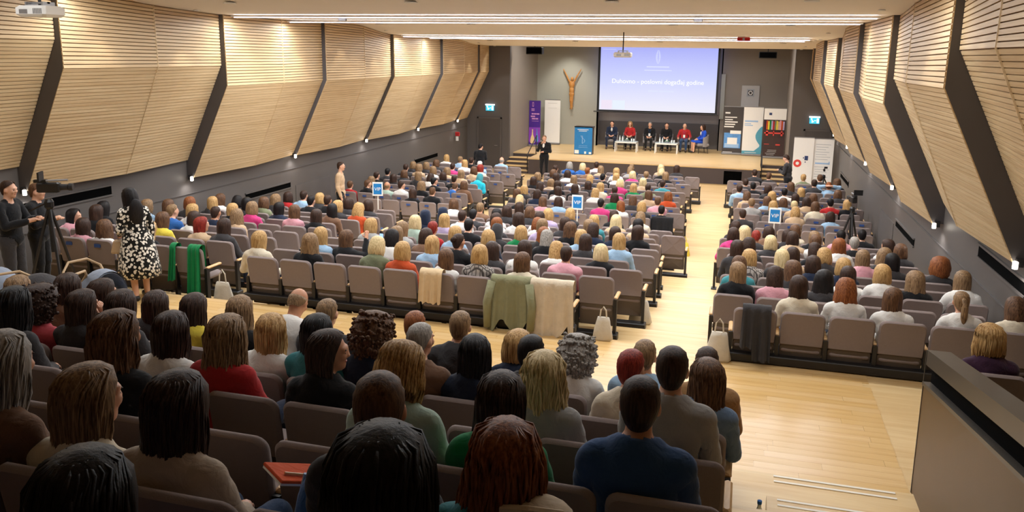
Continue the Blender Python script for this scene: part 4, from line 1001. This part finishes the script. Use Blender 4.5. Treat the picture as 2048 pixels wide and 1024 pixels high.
# ------------------------------------------------------------------ panel on the stage
plain('tub_fabric', '8e8a8c', .9, var=.05, scale=30, bump=.2, bscale=200)
def tub_chair():
    o = empty('armchair')
    q = MB(); q.cbox((0, 0, .38), (.54, .52, .12), b=.03); q.build('seat', 'tub_fabric', o)
    q = MB(); pr = []
    for i in range(13):
        a = R(-15+210*i/12); pr.append((a))
    outer = []
    for z in (.30, .56, .72):
        outer.append([(.30*math.cos(a), -.02-.27*math.sin(a), z+(.10*max(0, math.sin(a)) if z > .6 else 0)) for a in pr]+[(.245*math.cos(a), -.02-.215*math.sin(a), z+(.10*max(0, math.sin(a)) if z > .6 else 0)) for a in pr[::-1]])
    q.loft(outer); q.build('backrest', 'tub_fabric', o)
    for sx in (-1, 1):
        for sy in (-1, 1):
            l = MB(); l.tube([(sx*.20, sy*.18, .33), (sx*.24, sy*.22, 0)], [.02, .013], 6); l.build('leg', 'black_metal', o)
    return o
tc = tub_chair()
PAN = [(-5.80, 37.35, PI+.05, 'S', 'hair_d', 'cloth_N', 'cloth_N', 'lap', 'skin', 'panel guest in navy suit seated at the left end of the stage row'),
       (-4.98, 37.4, PI, 'B', 'hair_o', 'cloth_R', 'cloth_K', 'lap', 'skin', 'panel guest in dark red top seated behind the first coffee table'),
       (-4.08, 37.4, PI, 'S', 'hair_g', 'cloth_K', 'cloth_K', 'lap', 'skin', 'panel guest in black with white badge seated between the two tables'),
       (-3.33, 37.4, PI, 'S', 'hair_d', 'cloth_K', 'cloth_K', 'lap', 'skin', 'panel guest in black with clasped hands beside the second coffee table'),
       (-2.53, 37.35, PI, 'X', 'hair_g', 'cloth_R', 'cloth_jeans', 'wide', 'skin', 'panel guest in bright red sweater and jeans on stage'),
       (-1.74, 37.1, R(112), 'L', 'hair_d', 'cloth_royal', 'cloth_royal', 'lap', 'skin', 'panel host in royal blue dress seated at the right end of the stage')]
for i, (x, y, rz, st, hc, tp, bt, ar, sk, lab) in enumerate(PAN):
    c = tc if i == 0 else copy_tree(tc)
    c.location = (x, y+(.02 if i < 5 else 0), STG); c.rotation_euler.z = rz
    tag(c, 'grey upholstered tub armchair of the %s stage guest from left' % ORD[i], 'armchair', 'armchairs on stage')
    fg = figure(seated(arms=ar, male=st in 'SX', legs='n' if i != 0 else 'wide', yaw=R((0, 4, -5, 3, 6, 0)[i])), (x, y, STG+.01), rz, st, hc, tp, bt, lab, .02, sk, skirt=(i == 5), group='panel guests on stage')
    if i in (0, 5): q = MB(); q.ell((0, .058, .86), (.04, .03, .09), 8); q.build('shirt_front', 'cloth_W', fg, smooth=True)
    if i in (2, 4): q = MB(); q.box(-.045, .045, .088, .094, .62, .75); q.build('name_badge', 'paper_white', fg); q = MB(); q.tube([(-.05, .06, .92), (0, .09, .74), (.05, .06, .92)], .005, 4); q.build('lanyard', 'cloth_B', fg)
for x, y, lab in ((-4.98, 36.45, 'first'), (-3.22, 36.5, 'second')):
    o = empty('coffee_table', (x, y, STG)); tag(o, 'low white coffee table with glass top, %s from left on stage' % lab, 'table', 'coffee tables on stage')
    q = MB(); q.cbox((0, 0, .44), (.98, .52, .03), b=.006); q.build('table_top', 'glass_clear', o)
    q = MB(); q.box(-.49, .49, -.26, -.23, .39, .425); q.box(-.49, .49, .23, .26, .39, .425); q.box(-.49, -.46, -.26, .26, .39, .425); q.box(.46, .49, -.26, .26, .39, .425); q.build('rim', 'white_paint', o)
    for sx in (-1, 1):
        for sy in (-1, 1): q = MB(); q.box(sx*.47-.02, sx*.47+.02, sy*.24-.02, sy*.24+.02, 0, .39); q.build('leg', 'white_paint', o)
    for j, (dx, h_, kind) in enumerate(((-.30, .24, 'b'), (-.18, .22, 'b'), (.0, .2, 'f'), (.22, .12, 'g'), (.32, .12, 'g'))):
        z = STG+.456
        if kind == 'b':
            q = MB(); q.lathe([(.03, 0), (.033, .01), (.033, .14), (.014, .185), (.013, h_)], n=10); oo = q.build('water_bottle', 'glass_clear', loc=(x+dx, y-.05, z), smooth=True); q = MB(); q.lathe([(.016, h_), (.016, h_+.02)], n=8); q.build('cap', 'cloth_B', oo); tag(oo, 'clear water bottle on the %s coffee table, %s' % (lab, 'outer' if j == 0 else 'inner'), 'bottle', 'bottles on stage tables')
        elif kind == 'g':
            q = MB(); q.lathe([(.028, 0), (.030, .005), (.036, h_), (.033, h_), (.027, .01)], n=10); oo = q.build('drinking_glass', 'glass_clear', loc=(x+dx, y-.03, z), smooth=True); tag(oo, 'drinking glass on the %s coffee table, %s' % (lab, 'outer' if j == 4 else 'inner'), 'glass', 'glasses on stage tables')
        else:
            oo = empty('flower_bowl', (x+dx, y, z)); tag(oo, 'small bowl of white flowers on the %s coffee table' % lab, 'flowers', 'flower bowls')
            q = MB(); q.lathe([(.05, 0), (.07, .03), (.08, .07)], n=10); q.build('bowl', 'grey_metal', oo)
            q = MB()
            for a in range(9): q.ell((.05*math.cos(a*.9)*(a % 3)/2, .05*math.sin(a*.9)*(a % 3)/2, .09+.012*(a % 4)), (.026, .026, .022), 5)
            q.build('blossoms', 'cloth_W', oo); q = MB()
            for a in range(7): q.ell((.08*math.cos(a), .06*math.sin(a), .075), (.03, .012, .012), 5)
            q.build('leaves', 'cloth_G', oo)
# ------------------------------------------------------------------ banners, lectern, boards
plain('print_purple', '4b1f97', .5, var=.35, scale=3); plain('print_violet', '8a3fc0', .5, var=.25, scale=4); plain('print_glow', 'f2d7a2', .5, var=.1); plain('print_pink', 'd79ad8', .6); plain('print_blue', '1d7bc0', .5, var=.12, scale=5); plain('print_sky', '5b97d8', .5, var=.3, scale=9); plain('print_dark', '423d3c', .5, var=.08); plain('print_teal', '55a3bb', .5, var=.08); plain('print_brown', '3f2a27', .5, var=.2, scale=7); plain('print_red', 'e0483f', .5); plain('print_navy', '2c3f6e', .5); plain('print_greytext', '9ea3ab', .6); plain('print_ltblue', '9fc3ea', .5)
def banner(x0, x1, y, zb, zt, mt, lab, rz=0):
    o = empty('roll_up_banner', ((x0+x1)/2, y, zb)); tag(o, lab, 'banner', 'roll-up banners'); o.rotation_euler.z = rz; W, H = (x1-x0)/2, zt-zb
    q = MB(); q.cbox((0, .02, .05), (2*W+.04, .16, .09), b=.02); q.build('base', 'grey_metal', o)
    q = MB(); q.box(-W, W, -.003, .003, .08, H); sheet = q.build('print_sheet', mt, o)
    q = MB(); q.box(-W, W, -.012, .012, H, H+.03); q.build('top_bar', 'grey_metal', o)
    q = MB(); q.tube([(0, .03, .08), (0, .02, H)], .01); q.build('rear_pole', 'grey_metal', o)
    lay = [0]
    def pt(nm, mt_, rects):
        lay[0] += 1; ly = .004*lay[0]
        for a, b_, c, d in rects:
            q = MB(); q.box(a*W, b_*W, -.004-ly, -.001-ly, c*H, d*H); q.build(nm.replace('lines', 'line'), mt_, sheet)
    return o, pt, W, H
o, pt, W, H = banner(-9.56, -9.02, 36.7, STG, -2.09, 'print_purple', 'purple roll-up banner with glowing bottle shapes at left of stage')
pt('printed_band', 'print_violet', [(-1, 1, .10, .42)])
pt('printed_title', 'print_pink', [(-.55, -.2, .70, .73), (-.15, .25, .70, .73), (.3, .8, .70, .73), (-.7, .05, .645, .675), (-.5, .1, .595, .625), (.15, .6, .595, .625), (-.5, .7, .555, .562)])
pt('printed_emblem', 'print_pink', [(-.45, -.38, .88, .97), (-.25, -.18, .88, .97), (-.42, -.2, .95, .97), (-.42, -.2, .87, .89), (-.6, -.05, .81, .83), (-.6, -.05, .78, .795)])
def bottle_print(cx, wd, z0, z1, mt):
    q = MB(); pf = [(.55, 0), (1, .06), (1, .25), (.75, .45), (.32, .62), (.22, .9), (.26, 1)]
    rg = [(cx+wd*a, -.006, z0+(z1-z0)*t) for a, t in pf]+[(cx-wd*a, -.006, z0+(z1-z0)*t) for a, t in pf[::-1]]
    q.loft([[(x_, -.018, z_) for x_, y_, z_ in rg], [(x_, -.021, z_) for x_, y_, z_ in rg]]); q.build('printed_bottle', mt, o)
bottle_print(-.09, .10, .14, .80, 'print_glow'); bottle_print(.12, .07, .22, .82, 'print_sky')
o, pt, W, H = banner(-9.1, -8.35, 37.85, STG, -2.10, 'paper_white', 'plain white roll-up banner beside the purple one')
pt('printed_lines', 'plaque_grey', [(-.6, .6, .93, .934), (-.55, .55, .82, .823)])
o, pt, W, H = banner(-.86, -.03, 37.0, STG, -2.12, 'print_dark', 'dark grey roll-up banner with white headline at right of screen')
pt('printed_headline', 'paper_white', [(-.85, -.35, .86, .89), (-.85, .35, .775, .795), (-.85, -.05, .725, .745), (-.85, .45, .675, .70), (-.85, .2, .625, .65), (-.9, .1, .575, .60), (-.9, .05, .05, .06)])
pt('printed_picture', 'print_sky', [(-.85, .85, .14, .46)]); pt('printed_screen', 'print_ltblue', [(-.75, .7, .15, .24)]); pt('printed_laptop', 'paper_white', [(-.5, .5, .22, .36), (-.25, .85, .44, .51)])
o, pt, W, H = banner(-.02, .79, 36.85, STG, -2.10, 'paper_white', 'white roll-up banner with a teal curved shape')
pt('printed_lines', 'print_ltblue', [(-.85, .5, .70, .73), (-.85, -.2, .655, .67), (-.85, .0, .62, .635)]); pt('printed_base_band', 'print_teal', [(-1, 1, .04, .105)]); pt('printed_foot_line', 'paper_white', [(-.7, .5, .065, .075)])
q = MB(); rg = [(W, .08*H)]+[(W*(1-.12-.55*max(0, math.sin(PI*(t-.25)/.75)) if t > .25 else 1-.12-.88*(.25-t)/.25*.9), H*(.08+.53*t)) for t in [i/14 for i in range(15)]]+[(W, .61*H)]
q.loft([[(a, -.017, c) for a, c in rg], [(a, -.020, c) for a, c in rg]]); q.build('printed_wave', 'print_teal', o)
o, pt, W, H = banner(.81, 1.70, 36.25, STG, -2.10, 'print_brown', 'brown and white roll-up banner showing a row of coloured books')
pt('printed_top_field', 'paper_white', [(-1, 1, .78, 1.0)]); pt('printed_emblem', 'print_navy', [(-.55, -.3, .87, .92)])
for i, c in enumerate(('cloth_U', 'cloth_A', 'cloth_Y', 'cloth_G', 'cloth_L', 'cloth_R', 'cloth_O', 'cloth_Y', 'cloth_S', 'cloth_P', 'cloth_A', 'cloth_L')): pt('printed_book', c, [(-.9+.15*i, -.9+.15*i+.14, .58, .77-.01*(i % 3))])
pt('printed_shelf', 'print_red', [(-.9, .85, .50, .53), (-.75, -.55, .46, .56), (-.1, .0, .46, .56), (.6, .75, .46, .56), (-.85, -.4, .285, .295), (.2, .6, .27, .295)]); pt('printed_lines', 'plaque_grey', [(-.5, .3, .165, .175), (-.55, .3, .135, .145), (-.7, .2, .10, .11), (-.6, .1, .07, .08)])
o, pt, W, H = banner(1.80, 2.49, 31.25, ZF, -2.82, 'paper_white', 'white roll-up banner with red circle and blue square on the hall floor', R(-3))
pt('printed_square', 'print_navy', [(.15, .5, .60, .68), (.0, .1, .63, .655), (.2, .3, .56, .58)]); q = MB(); q.lathe([(.0, -.004), (.14, -.004), (.14, .0), (.0, 0)], n=18, cap=False); cc = q.build('printed_circle', 'print_red', o); cc.rotation_euler.x = R(90); cc.location = (-.18, -.004, .54*H); q = MB(); q.lathe([(.0, -.004), (.06, -.004)], n=12, cap=False); cc = q.build('printed_ring', 'paper_white', o); cc.rotation_euler.x = R(90); cc.location = (-.18, -.009, .54*H)
o, pt, W, H = banner(2.49, 3.17, 31.3, ZF, -2.85, 'paper_white', 'white roll-up banner printed with rows of grey text lines', R(-3))
pt('printed_lines', 'print_greytext', [(-.8+(.05*(i % 3)), .7-.12*(i*7 % 5), .90-.045*i, .906-.045*i) for i in range(15) if i not in (7, 8)]); pt('printed_heading', 'print_ltblue', [(-.75, .7, .55, .575), (.6, .68, .545, .6)])
o = empty('lectern', (-6.57, 34.5, STG)); tag(o, 'blue-fronted lectern with white lines and emblem on stage', 'lectern')
q = MB(); q.box(-.38, .38, 0, .45, 0, 1.16); q.box(-.4, .4, -.02, .5, 1.16, 1.2); q.build('body', 'print_dark', o); q = MB(); q.box(-.385, .385, -.02, 0, .02, 1.2); q.build('front_panel', 'print_blue', o)
q = MB(); q.box(-.26, .22, -.026, -.02, 1.06, 1.08); q.box(-.20, .15, -.026, -.02, 1.0, 1.02); q.build('printed_lines', 'paper_white', o); q = MB()
for i in range(10): a = i/9*PI*1.5; q.box(-.03+.10*math.sin(a)*.8, .0+.10*math.sin(a)*.8, -.026, -.02, .48+.035*i, .50+.035*i); q.box(-.05, -.03, -.026, -.02, .48+.033*i, .51+.033*i)
q.build('printed_emblem', 'print_ltblue', o); q = MB(); q.box(-.18, .18, -.026, -.02, .38, .388); q.box(-.2, .2, -.026, -.02, .31, .318); q.build('printed_lines', 'print_ltblue', o)
q = MB(); q.box(-.36, -.18, -.026, -.02, .04, .19); q.box(.06, .14, -.026, -.02, .04, .14); q.box(.26, .36, -.026, -.02, .04, .12); q.build('printed_picture', 'paper_white', o)
# carved wooden figure with raised arms on the back wall
P = Pose(); Rm = rotm(PI, 0); P.H, P.R, P.yaw, P.pitch = A3(0, 0, 1.36), Rm, PI, 0
P.ell((0, 0, 1.08), (.14, .09, .2), TORSO); P.ell((0, 0, .80), (.12, .085, .2), TORSO); P.ell((0, .0, .62), (.125, .09, .12), PELVIS)
P.cap((-.03, 0, .6), (-.035, -.02, .32), .07, .05, THIGH); P.cap((.03, 0, .6), (.035, -.02, .32), .07, .05, THIGH); P.cap((-.035, -.02, .32), (-.01, 0, .06), .05, .035, SHIN); P.cap((.035, -.02, .32), (.015, 0, .06), .05, .035, SHIN); P.cap((0, 0, .06), (0, -.03, -.03), .04, .03, FOOT)
P.ell((.02, -.05, 1.33), (.07, .08, .1), HEAD); P.cap((0, 0, 1.2), (.01, -.03, 1.3), .045, .045, NECK)
for q_ in (-1, 1): P.cap((q_*.12, 0, 1.22), (q_*.24, 0, 1.46), .045, .034, UPARM); P.cap((q_*.24, 0, 1.46), (q_*.40, 0, 1.74), .034, .022, FOREARM); P.cap((q_*.40, 0, 1.74), (q_*.42, 0, 1.80), .022, .016, HAND)
V, F, N = nets(P, .022); q = MB(); q.add(V, F); q.cbox((0, 0, -.06), (.14, .08, .04)); o = q.build('carved_figure', 'carved_wood', loc=(-7.9, YBK-.12, -2.44), smooth=True); tag(o, 'carved wooden figure with raised arms hung on the back wall', 'sculpture')
q = MB(); q.box(-.06, .06, -.02, .1, 0, 1.2); q.build('wall_mount', 'carved_wood', o)
o = empty('wall_plaque', (.2, YBK-.02, -2.42)); tag(o, 'tall pale grey plaque with dark square emblem on back wall', 'plaque'); q = MB(); q.box(-.38, .38, -.02, .02, 0, 1.19); q.build('board', 'plaque_grey', o); q = MB(); q.box(-.16, .16, -.03, -.02, .70, 1.04); q.build('dark_square', 'print_greytext', o); q = MB(); q.lathe([(.06, 0), (.09, 0)], n=14, cap=False); c = q.build('light_ring', 'paper_white', o); c.rotation_euler.x = R(90); c.location = (0, -.034, .87); q = MB(); q.box(-.11, .11, -.033, -.03, .76, .98); q.build('inner_square', 'print_dark', o)
q = MB(); q.box(-.09, .09, -.02, .04, -2.0, .0); o = q.build('curtain_strip', 'wall_grey_light', loc=(-1.0, YBK-.05, -.75)); tag(o, 'narrow pale strip hanging beside the screen', 'strip')
# ------------------------------------------------------------------ seat signs on poles
def vip(x, z, lab, rz):
    o = empty('vip_sign', (x, 19.3, ZF+.05)); tag(o, lab, 'sign', 'VIP signs'); o.rotation_euler.z = rz; h = z-ZF-.05
    q = MB(); q.lathe([(.14, 0), (.14, .015), (.02, .03)], n=14); q.build('foot', 'white_paint', o); q = MB(); q.tube([(0, 0, .02), (0, 0, h)], .014, 8); q.build('pole', 'white_paint', o)
    q = MB(); q.box(-.135, .135, -.03, -.015, h-.02, h+.34); q.build('frame', 'white_paint', o); q = MB(); q.box(-.105, .105, -.034, -.03, h+.02, h+.30); bs = q.build('blue_sheet', 'print_blue', o)
    c = bpy.data.curves.new('lettering', 'FONT'); c.body = 'VIP'; c.size = .12; c.align_x = 'CENTER'; c.extrude = .001; tx = bpy.data.objects.new('lettering', c); COL.objects.link(tx); dg = bpy.context.evaluated_depsgraph_get(); me = bpy.data.meshes.new_from_object(tx.evaluated_get(dg)); bpy.data.objects.remove(tx); me.materials.clear(); me.materials.append(M('paper_white')); t = link('lettering', me, bs, (0, -.036, h+.12)); t.rotation_euler = (R(90), 0, 0)
vip(-9.07, -3.66, 'blue VIP sign on white pole, left block', .25); vip(-3.77, -3.68, 'blue VIP sign on white pole, centre block', 0); vip(.82, -3.70, 'blue VIP sign on white pole, right block', 0)
# ------------------------------------------------------------------ projectors
def projector(loc, sc, lab, top):
    o = empty('projector', loc); tag(o, lab, 'projector', 'ceiling projectors'); 
    q = MB(); q.cbox((0, 0, 0), (.44*sc, .34*sc, .13*sc), b=.03*sc); q.build('case', 'white_paint', o)
    q = MB(); q.lathe([(.045*sc, 0), (.05*sc, .04*sc), (.04*sc, .05*sc)], n=12); c = q.build('lens', 'black_plastic', o); c.rotation_euler.x = R(-90); c.location = (.1*sc, .17*sc, 0)
    q = MB()
    for i in range(6): q.box(.06*sc+.022*i*sc, .075*sc+.022*i*sc, -.172*sc, -.168*sc, -.03*sc, .03*sc)
    q.box(-.14*sc, -.02*sc, -.172*sc, -.168*sc, -.03*sc, .02*sc); q.build('vents', 'grey_metal', o)
    q = MB(); q.tube([(0, 0, .06*sc), (0, 0, top-loc[2])], .018); q.build('pole', 'black_metal', o); q = MB(); q.box(-.13, .13, -.02, .02, .09*sc, .11*sc); q.box(-.13, -.11, -.09, .09, .06*sc, .11*sc); q.box(.11, .13, -.09, .09, .06*sc, .11*sc); q.build('bracket', 'grey_metal', o)
projector((-8.1, 8.05, .415), 1.0, 'white ceiling projector with bracket in front of the left panels', ceil_z(8.05)); projector((-3.24, 22.3, .02), 1.05, 'white ceiling projector on black pole before the screen', ceil_z(22.3)); projector((-.23, 11.6, .82), 1.1, 'white ceiling projector at the top edge near the light line', ceil_z(11.6))
# ------------------------------------------------------------------ cameras on tripods
def tripod(loc, h, lab, rz=0, big=True):
    o = empty('tripod_camera', loc, rz); tag(o, lab, 'camera', 'tripod cameras')
    for i in range(3):
        a = 2*PI*i/3+.5; q = MB(); q.tube([(0, 0, h-.25), (.18*math.cos(a), .18*math.sin(a), h*.5), (.42*math.cos(a), .42*math.sin(a), 0)], [.022, .022, .016], 6); q.build('tripod_leg', 'black_metal', o)
    q = MB(); q.lathe([(.04, 0), (.06, .03), (.06, .1), (.04, .14)], (0, 0, h-.30), 10); q.tube([(0, 0, h-.9), (0, 0, h-.2)], .03); q.tube([(0, 0, h-.2), (-.12, -.3, h-.35)], .012); q.build('fluid_head', 'black_plastic', o)
    k = .8 if big else .45
    q = MB(); q.cbox((0, .02*k, h), (.14*k, .36*k, .17*k), b=.02*k); q.cbox((0, -.1*k, h+.11*k), (.08*k, .2*k, .05*k)); q.build('camera_body', 'black_plastic', o)
    q = MB(); q.lathe([(.05*k, 0), (.055*k, .05*k), (.05*k, .14*k), (.065*k, .16*k), (.065*k, .22*k)], n=12); c = q.build('lens', 'black_metal', o); c.rotation_euler.x = R(-90); c.location = (0, .18*k, h)
    q = MB(); q.box(-.02*k, .22*k, -.08*k, -.05*k, h+.13*k, h+.28*k); q.build('monitor', 'black_plastic', o); q = MB(); q.tube([(.05*k, .0, h+.12*k), (.05*k, .34*k, h+.13*k)], .018*k, 8); q.build('shotgun_mic', 'grey_metal', o)
tripod((-9.06, 8.85, ZC), 1.68, 'large black video camera on tripod at the left side', R(-62)); tripod((2.45, 19.3, row_floor(11)), 1.72, 'black camera rig with cables on tripod by the right wall', R(10)); tripod((2.75, 29.6, ZF), 1.1, 'small tripod with phone mount before the white banners', 0, False)
# ------------------------------------------------------------------ prams
def pram(x, y, rz, c, lab, hood=True):
    o = empty('pram', (x, y, ZC), rz); tag(o, lab, 'pram', 'prams in the cross aisle')
    q = MB(); q.loft([[(.22*math.cos(a)*k, .38*math.sin(a)*k, z) for a in [2*PI*i/16 for i in range(16)]] for z, k in ((.42, .8), (.46, .95), (.62, 1.0))]); q.build('carrycot', c, o, smooth=True)
    if hood:
        q = MB(); rg = []
        for i in range(8):
            t = R(10+100*i/7); rg.append([(.235*math.cos(a), .02-.36*math.cos(t)*math.sin(a)*0-.30*math.cos(t)+.0, .62+.30*math.sin(t)*max(.0, math.sin(a))) for a in [PI*j/12 for j in range(13)]])
        q.loft(rg, closed=False); q.loft([[(x_*.94, y_, .62+(z_-.62)*.93) for x_, y_, z_ in r_][::-1] for r_ in rg], closed=False); q.build('hood', c, o, smooth=True)
    q = MB(); q.tube([(-.25, -.10, .45), (-.24, -.42, .86), (-.12, -.50, .95), (.12, -.50, .95), (.24, -.42, .86), (.25, -.10, .45)], .016, 8); q.build('push_handle', 'leather_beige', o)
    q = MB(); q.tube([(-.22, -.3, .16), (-.22, .25, .45)], .014); q.tube([(.22, -.3, .16), (.22, .25, .45)], .014); q.tube([(-.22, .3, .14), (-.22, -.2, .45)], .014); q.tube([(.22, .3, .14), (.22, -.2, .45)], .014); q.build('chassis', 'black_metal', o)
    for sx in (-1, 1):
        for sy in (-1, 1):
            q = MB(); q.lathe([(.05, -.02), (.13, -.02), (.14, 0), (.13, .02), (.05, .02)], n=14); w_ = q.build('wheel', 'black_plastic', o); w_.rotation_euler.y = R(90); w_.location = (sx*.25, sy*.3, .14)
pram(-7.38, 7.9, R(-105), 'cloth_stroller', 'pale grey pram with raised hood in the cross aisle'); pram(-7.9, 7.5, R(95), 'cloth_D', 'dark pram with tan handle between two others'); pram(-8.6, 7.55, R(60), 'cloth_stroller', 'grey pram at the left edge beside the camera operator')
# ------------------------------------------------------------------ coats and bags
def drape(x, y, z, w, back, front, mt, lab, flare=.04, seed=1, cat='coat', cut=None, zt=.93):
    """A garment hung over a chair back whose sitter's origin is x, y, z."""
    n = 28; path = []
    for i in range(7): t = i/6; path.append((-.19+.0*t, zt-front*(1-t), 0))
    for i in range(1, 6): a = PI*i/6; path.append((-.25+.06*math.cos(a), zt+.045*math.sin(a), 0))
    for i in range(12): t = i/11; path.append((-.325-.05*t*flare*10*.5+.09*0, zt-back*t, t))
    rings = []
    for py, pz, t in path:
        rg = []
        for j in range(n+1):
            u = j/n*2-1; wv = .022*(.3+t)*math.sin(u*9+seed)+.014*t*math.sin(u*21+seed*2)
            L = 1
            if cut and t > 0: L = cut(u)
            zz = pz if t == 0 else zt-back*t*L
            rg.append((u*w*(1+flare*t*1.5), py-wv-.012-(.05*t), zz+.012*math.sin(u*14+seed)*(t > .8)))
        rings.append(rg)
    q = MB(); q.loft(rings, closed=False); q.loft([[(a, b_+.014, c) for a, b_, c in r_][::-1] for r_ in rings], closed=False)
    o = q.build('draped_garment', mt, loc=(x, y, z), smooth=True); tag(o, lab, cat); return o
Y0, Z0 = 10.15, row_floor(0)
drape(-2.765, Y0, Z0, .27, .72, .12, 'cloth_olive', 'olive green coat hung over a back-row chair', .05, 2, cut=lambda u: .86+.14*math.sin(u*5))
o = bpy.data.objects['draped_garment']; 
for sx in (-1, 1):
    q = MB(); q.tube([(sx*.25, -.33, .90), (sx*.30, -.38, .62), (sx*.29, -.40, .30)], [.06, .06, .05], 8); q.build('sleeve', 'cloth_olive', o, smooth=True)
drape(-2.22, Y0, Z0, .28, .80, .12, 'cloth_cream', 'cream coat hung over the end chair of the back row', .08, 4, cut=lambda u: 1-.45*max(0, u)*(1 if u < .75 else .2))
drape(-3.87, Y0, Z0, .16, .40, .1, 'cloth_fleece', 'folded sand-coloured fleece scarf over a back-row chair', .02, 6, 'scarf')
drape(.29, 9.85, row_floor(0), .16, .60, .12, 'cloth_D', 'black coat hung over the end chair of the right block', .06, 3, cut=lambda u: .75+.25*(u > -.2))
drape(-1.76, D0['c']+PITCHR*12, row_floor(12), .25, .80, .12, 'cloth_K', 'black coat hung over an aisle chair of the front section', .14, 5)
drape(-7.66, 10.3, row_floor(0), .10, .82, .3, 'cloth_green', 'bright green coat hung on the side of an aisle chair', .05, 2); drape(-8.02, 10.3, row_floor(0), .05, .5, .1, 'cloth_green', 'bright green coat sleeve hanging beside the aisle chair', .05, 7)
def tote(x, y, z, w, h, mt, lab, d=.10):
    o = empty('tote_bag', (x, y, z)); tag(o, lab, 'bag', 'bags on the floor'); q = MB()
    q.loft([[(sx*w*k/2*(1+.06*math.sin(i*2.1+z0*9)), sy*d*k2/2, z0*h) for i, (sx, sy) in enumerate(((-1, -1), (0, -1.15), (1, -1), (1.1, 0), (1, 1), (0, 1.1), (-1, 1), (-1.1, 0)))] for z0, k, k2 in ((0, .9, 1.1), (.08, 1.05, 1.3), (.5, .9, 1.0), (.85, .7, .6), (1, .62, .35))]); q.build('bag_body', mt, o, smooth=True)
    q = MB(); q.tube([(-w*.2, 0, h*.95), (-w*.15, 0, h*1.3), (0, 0, h*1.45), (w*.15, 0, h*1.3), (w*.2, 0, h*.95)], .01, 6); q.build('bag_handle', mt, o)
tote(-7.28, 10.1, row_floor(0), .30, .42, 'cloth_canvas', 'cream canvas tote bag leaning on the left aisle chair'); tote(-1.32, 11.95, row_floor(2), .30, .36, 'cloth_canvas', 'white tote bag on the floor at the end of a centre row'); tote(-.12, 9.55, ZC, .26, .36, 'cloth_canvas', 'white tote bag beside the right block end chair'); tote(-1.22, 20.1, ZF, .26, .34, 'cloth_Y', 'yellow bag standing in the aisle of the front section'); tote(-1.52, 20.2, ZF, .24, .34, 'cloth_canvas', 'white paper bag beside the yellow bag'); tote(-1.55, 9.85, ZC, .22, .3, 'cloth_canvas', 'pale bag at the foot of the cream coat chair')
q = MB(); q.lathe([(.03, 0), (.034, .01), (.034, .14), (.014, .19), (.014, .215)], n=12); o = q.build('water_bottle', 'glass_clear', loc=(.30, 5.95, rear_floor(0)), smooth=True); tag(o, 'clear water bottle standing on the aisle step', 'bottle'); q = MB(); q.lathe([(.017, .215), (.017, .24)], n=10); q.build('cap', 'cloth_B', o)
# things near the camera
o = empty('notebook', (-1.66, 2.72, -1.69)); o.rotation_euler = (R(-22), R(6), R(-32)); tag(o, 'orange notebook with a pen lying on a lap in the rear block', 'notebook'); q = MB(); q.cbox((0, 0, 0), (.16, .23, .014), b=.003); q.build('cover', 'cloth_orange', o); q = MB(); q.tube([(.03, -.08, .014), (.05, .10, .014)], .006, 6); q.build('pen', 'arm_wood', o); q = MB(); q.box(-.076, .078, -.113, .113, -.016, -.007); q.build('pages', 'paper_white', o)
q = MB(); q.ell((0, 0, 0), (.13, .14, .22), 14); o = q.build('blue_jacket', 'cloth_B', loc=(-1.40, 2.52, -1.72), smooth=True); tag(o, 'bright blue jacket bundled on a rear block seat', 'jacket'); q = MB(); q.tube([(-.125, -.03, -.15), (-.135, -.02, 0), (-.10, 0, .16)], .008); q.build('piping', 'print_ltblue', o)
q = MB(); q.ell((0, 0, 0), (.13, .10, .05), 12); o = q.build('beige_coat', 'cloth_cream', loc=(-.56, 2.3, -1.43), smooth=True); tag(o, 'beige coat folded beside the person in teal', 'coat'); q = MB(); q.tube([(-.09, -.06, .03), (0, -.07, .045), (.10, -.04, .03)], .02, 8); q.build('collar', 'cloth_cream', o)
q = MB(); q.cbox((0, 0, 0), (.075, .01, .15), b=.004); o = q.build('mobile_phone', 'black_plastic', loc=(-5.24, 11.26, -2.80)); tag(o, 'mobile phone held up by a person in black, centre block', 'phone'); emit('phone_screen', '9fc4ee', .9); q = MB(); q.box(-.032, .032, -.0065, -.005, -.065, .065); q.build('display', 'phone_screen', o); o.rotation_euler.z = -.15
